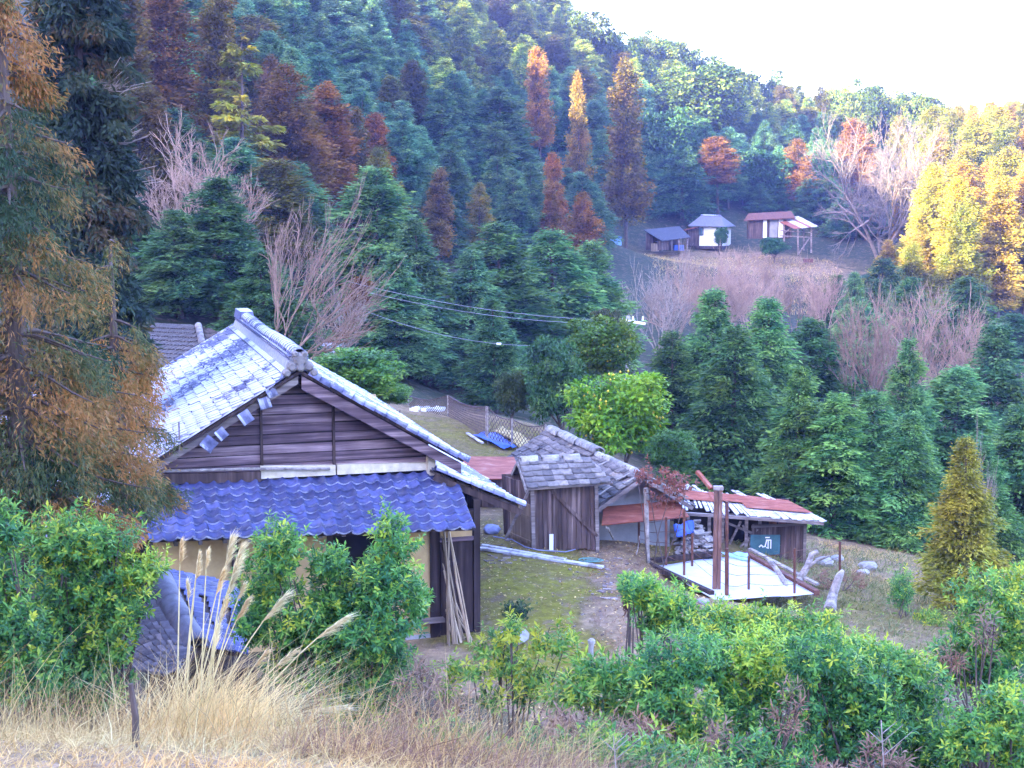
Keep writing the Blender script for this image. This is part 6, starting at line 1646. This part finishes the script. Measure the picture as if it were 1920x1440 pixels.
# ------------------------------------------------------------------ grasses
def field(n, xr, yr, L, Wd, var, mat, name, lean=.35, sag=.3, keep=None, kind='stuff', label=None, cat_=None, seed=0, seg=3, xyfun=None):
    r = np.random.default_rng(seed)
    if xyfun is None: x = r.uniform(*xr, n); y = r.uniform(*yr, n)
    else: x, y = xyfun(r, n)
    if keep is not None:
        k = keep(x, y, r); x, y = x[k], y[k]
    n = len(x); z = ground(x, y)-.03
    D = np.stack([r.normal(.12, lean, n), r.normal(-.05, lean, n), np.ones(n)], -1)
    G = np.stack([r.normal(.1, sag, n), r.normal(-.05, sag, n), -np.abs(r.normal(.25, sag, n))], -1)
    cl = .5 + .5*np.sin(x*2.3+seed)*np.cos(y*2.9+seed)
    le = r.uniform(L[0], L[1], n)*(.65+.5*cl)
    v = np.clip(r.uniform(var[0], var[1], n) + .12*(cl-.5), 0, 1)
    V, T, A = strips(np.stack([x, y, z], -1), D, G, le, r.uniform(Wd[0], Wd[1], n), v, seg)
    o = link(name, np_mesh(name, V, T, A), M[mat]); props(o, label, cat_, kind=kind); return o
def left_bank(x, y, r): return (y > 5.0) & (x < 1.6 + .0*y) & (x > -.42*y-1) & (r.random(len(x)) < np.clip((13.6-y)/3.5, 0, 1))
field(56000, (-6.5, 2.0), (5.0, 13.5), (.10, .34), (.004, .010), (.25, .95), 'drygrass', 'dry_grass', lean=.7, sag=.5, keep=left_bank, seed=1, seg=2, label='pale dry grass covering the bank in the foreground', cat_='grass')
field(16000, (-6.0, .6), (8.6, 13.2), (.4, 1.15), (.003, .006), (.1, .9), 'drygrass', 'brown_grass', lean=.28, sag=.22, keep=lambda x, y, r: (r.random(len(x)) < np.clip(.5+.5*np.sin(x*3.1)*np.sin(y*2.3+1), 0, 1)**1.5), seed=2, label='thin brown grass stalks among the dry grass', cat_='grass')
field(24000, (-1.6, 3.4), (8.6, 15), (.25, .7), (.004, .009), (.1, .9), 'bracken', 'dead_bracken', lean=.7, sag=.7, seed=3, seg=2, label='matted dead bracken in the foreground', cat_='bracken')
field(5000, (1.5, 5.5), (8.5, 12.5), (.25, .6), (.004, .008), (.1, .9), 'bracken', 'brown_undergrowth', lean=.6, sag=.6, seed=4, label='dead brown undergrowth in front of the hedge', cat_='undergrowth')
field(14000, (-2.2, 2.2), (12.5, 19.5), (.15, .45), (.006, .012), (.0, .7), 'bracken', 'brushwood', lean=1.0, sag=.4, seed=5, label='tangled brown brushwood below the farmhouse corner', cat_='brushwood')
field(20000, (6.0, 14.5), (26, 42), (.1, .34), (.014, .03), (.15, 1), 'green', 'slope_grass', lean=.5, sag=.4, seed=6, label='mixed green and straw grass on the slope right of the ruined shed', cat_='grass', seg=2)
field(9000, (9.0, 15), (33, 42.5), (.15, .4), (.008, .016), (.2, .9), 'drygrass', 'straw_grass', lean=.7, sag=.5, seed=7, keep=lambda x, y, r: np.sin(x*1.3)*np.cos(y*.9) > -.2, label='straw-coloured grass at the forest edge', cat_='grass', seg=2)
field(9000, (-1.2, 5.0), (23, 35), (.02, .06), (.006, .012), (.1, .8), 'green', 'yard_moss', lean=.6, sag=.3, seed=8, keep=lambda x, y, r: (np.abs(x-.9-.02*(y-26)) < 1.9), label='short moss and grass over the yard', cat_='moss', seg=2)
field(14000, (1.2, 5.6), (22.5, 35.5), (.06, .2), (.006, .016), (.1, .95), 'bracken', 'yard_litter', lean=1.6, sag=.3, seed=9, keep=lambda x, y, r: r.random(len(x)) < np.clip((x-1.2)/2.0, .1, 1), label='dry stalks and litter along the yard edge', cat_='litter', seg=2)
field(9000, (-4.5, 3.5), (42, 54), (.04, .12), (.01, .02), (.1, .9), 'green', 'field_grass', lean=.6, sag=.3, seed=10, label='thin grey-green grass on the field behind the farmhouse', cat_='grass', seg=2)
field(12000, (14, 36), (118, 157), (.2, .6), (.03, .06), (.2, .9), 'drygrass', 'terrace_grass', lean=.6, sag=.4, seed=11, label='dry grass on the terrace of the far hamlet', cat_='grass', seg=2)
# pale leaves and chips over the yard
r = np.random.default_rng(5); n = 2600
x = r.uniform(-1, 5.5, n); y = r.uniform(22, 36, n); P = np.stack([x, y, ground(x, y)+.015], -1)
V, T, A = leaves(P, r.normal(0, 1, (n, 3))*[1, 1, .25], np.array([0, 0, 1.])+r.normal(0, .3, (n, 3)), r.uniform(.03, .11, n), r.uniform(.02, .06, n), r.random(n))
props(link('fallen_leaves', np_mesh('fallen_leaves', V, T, A), M['drygrass']), 'pale fallen leaves and chips scattered over the yard', 'leaf litter', kind='stuff')

# small debris about the yard: splinters, shards and stones too small to pick apart
rr = random.Random(55); mb = MB()
for i in range(130):
    zx = rr.random()
    px, py = (rr.uniform(895, 1010), rr.uniform(1000, 1060)) if zx < .35 else ((rr.uniform(1120, 1200), rr.uniform(1040, 1130)) if zx < .7 else (rr.uniform(1000, 1190), rr.uniform(1070, 1240)))
    c = ong(px, py); L = rr.uniform(.04, .2) if zx < .7 else rr.uniform(.03, .09)
    mb.box((c[0], c[1], c[2]+.01), (L, L*rr.uniform(.15, .7), rr.uniform(.01, .03)), Matrix.Rotation(rr.random()*3, 3, 'Z') @ Matrix.Rotation(rr.gauss(0, .25), 3, 'X'))
props(mb.build('debris', M['grey_wood']), 'scattered pale splinters and shards on the yard', 'debris', kind='stuff')
field(9000, (1.6, 3.6), (24.5, 34), (.1, .35), (.006, .014), (.2, 1), 'bracken', 'straw_litter', lean=2.2, sag=.2, seed=14, seg=2, label='flattened grey-brown straw on the right of the yard', cat_='litter')
# ------------------------------------------------------------------ pampas grass: one clump, every stem with its plume a part
p0 = at(355, 1368, 12); pg = thing('pampas_grass', 'tall golden pampas grass clump with feathery plumes in front of the small tiled roof', 'grass', (p0[0], 12, gz(p0[0], 12)))
pb0 = np.array(pg.location)
PL = [(338, 1022, 40, 0), (372, 1042, 26, .1), (388, 1038, 30, .1), (432, 1015, 55, .5), (450, 1030, 55, .6), (446, 1055, 45, .4), (437, 1080, 40, .3), (455, 1100, 30, .4), (460, 1130, 45, .6), (350, 1095, 30, .35), (415, 1075, 45, .25), (528, 1122, 60, .8), (638, 1163, 60, 1.0), (495, 1225, 35, .5), (545, 1225, 40, .2), (634, 1325, 70, 1.6), (570, 1360, 30, .8), (405, 1180, 40, .3), (370, 1060, 30, .2), (420, 1130, 40, .35)]
rr = random.Random(31)
for k, (px, py, ln, lean) in enumerate(PL):
    Yt = 12 + rr.uniform(-.3, .3)
    tip = at(px, py, Yt)-pb0; base = np.array([rr.uniform(-.16, .16) + lean*.12, rr.uniform(-.12, .12), -.05])
    mid = base*.45 + tip*.55 + np.array([-lean*.12, 0, .10+lean*.08])
    pts = [base*(1-t)**2 + mid*2*t*(1-t) + tip*t*t for t in np.linspace(0, 1, 8)]
    mb = MB(); mb.tube(pts, [.0095-.0007*i for i in range(8)], 4, False); so = mb.build('stem', M['straw'], pg)
    L = ln*12/F; r = np.random.default_rng(k); n = 260
    d = nrm(pts[-1]-pts[-2]); u = r.random(n)
    P = tip - d*(L*(.0+u*1.0))[:, None]
    D = d*1.0 + r.normal(0, .12, (n, 3)) + np.array([.25, 0, -.08])*r.random(n)[:, None]
    G = np.stack([r.normal(.2, .1, n), r.normal(0, .1, n), -.25*r.random(n)], -1)
    V, T, A = strips(P, D, G, L*r.uniform(.3, .65, n), np.full(n, .009), np.clip(r.uniform(.2, 1, n), 0, 1), 2)
    link('plume', np_mesh('plume', V, T, A), M['plume'], so)
n = 3400; r = np.random.default_rng(17)
Pb = np.stack([r.normal(.08, .3, n), r.normal(0, .18, n), np.full(n, -.05)], -1)
D = np.stack([r.normal(.12, .32, n), r.normal(-.05, .25, n), np.ones(n)], -1); G = np.stack([r.normal(.25, .3, n), r.normal(0, .2, n), -np.abs(r.normal(.35, .25, n))], -1)
V, T, A = strips(Pb, D, G, r.uniform(.5, 1.4, n), r.uniform(.006, .014, n), r.uniform(.5, 1, n), 5)
o = link('blade', np_mesh('blade', V, T, A), M['straw_blade'], pg); o['kind'] = 'stuff'
# a few single stalks in the right foreground
for k, (px, y0, y1, Y, lab) in enumerate(((1652, 1350, 1450, 9.5, 'pale dead stalk with side twigs at the bottom right'), (1150, 1380, 1445, 9.2, 'short pale stalk at the bottom centre'))):
    a, b = at(px+10, y1, Y), at(px, y0, Y); mb = MB(); mb.tube([(0, 0, -.2), b-a], [.006, .004], 4)
    for s in ((.55, -.12), (.6, .14), (.75, .1), (.35, .2)): q = (b-a)*s[0]; mb.tube([q, q+np.array([s[1], 0, abs(s[1])*.9])], [.004, .002], 3)
    o = mb.build('dead_stalk', M['palewood']); o.location = tuple(a); props(o, lab, 'stalk')

# ------------------------------------------------------------------ haze
HAZE = 0.0005
if HAZE > 0:
    mb = MB(); mb.box((0, 80, 42), (900, 720, 190)); hz = mb.mesh('haze')
    t = NT('haze_air'); t.t.nodes.remove(t.b)
    pv = t.n('ShaderNodeVolumePrincipled'); pv.inputs['Color'].default_value = (.36, .45, 1, 1); pv.inputs['Density'].default_value = HAZE; pv.inputs['Anisotropy'].default_value = .3
    t.l(pv.outputs[0], t.out.inputs['Volume'])
    props(link('haze', hz, t.m), kind='stuff')
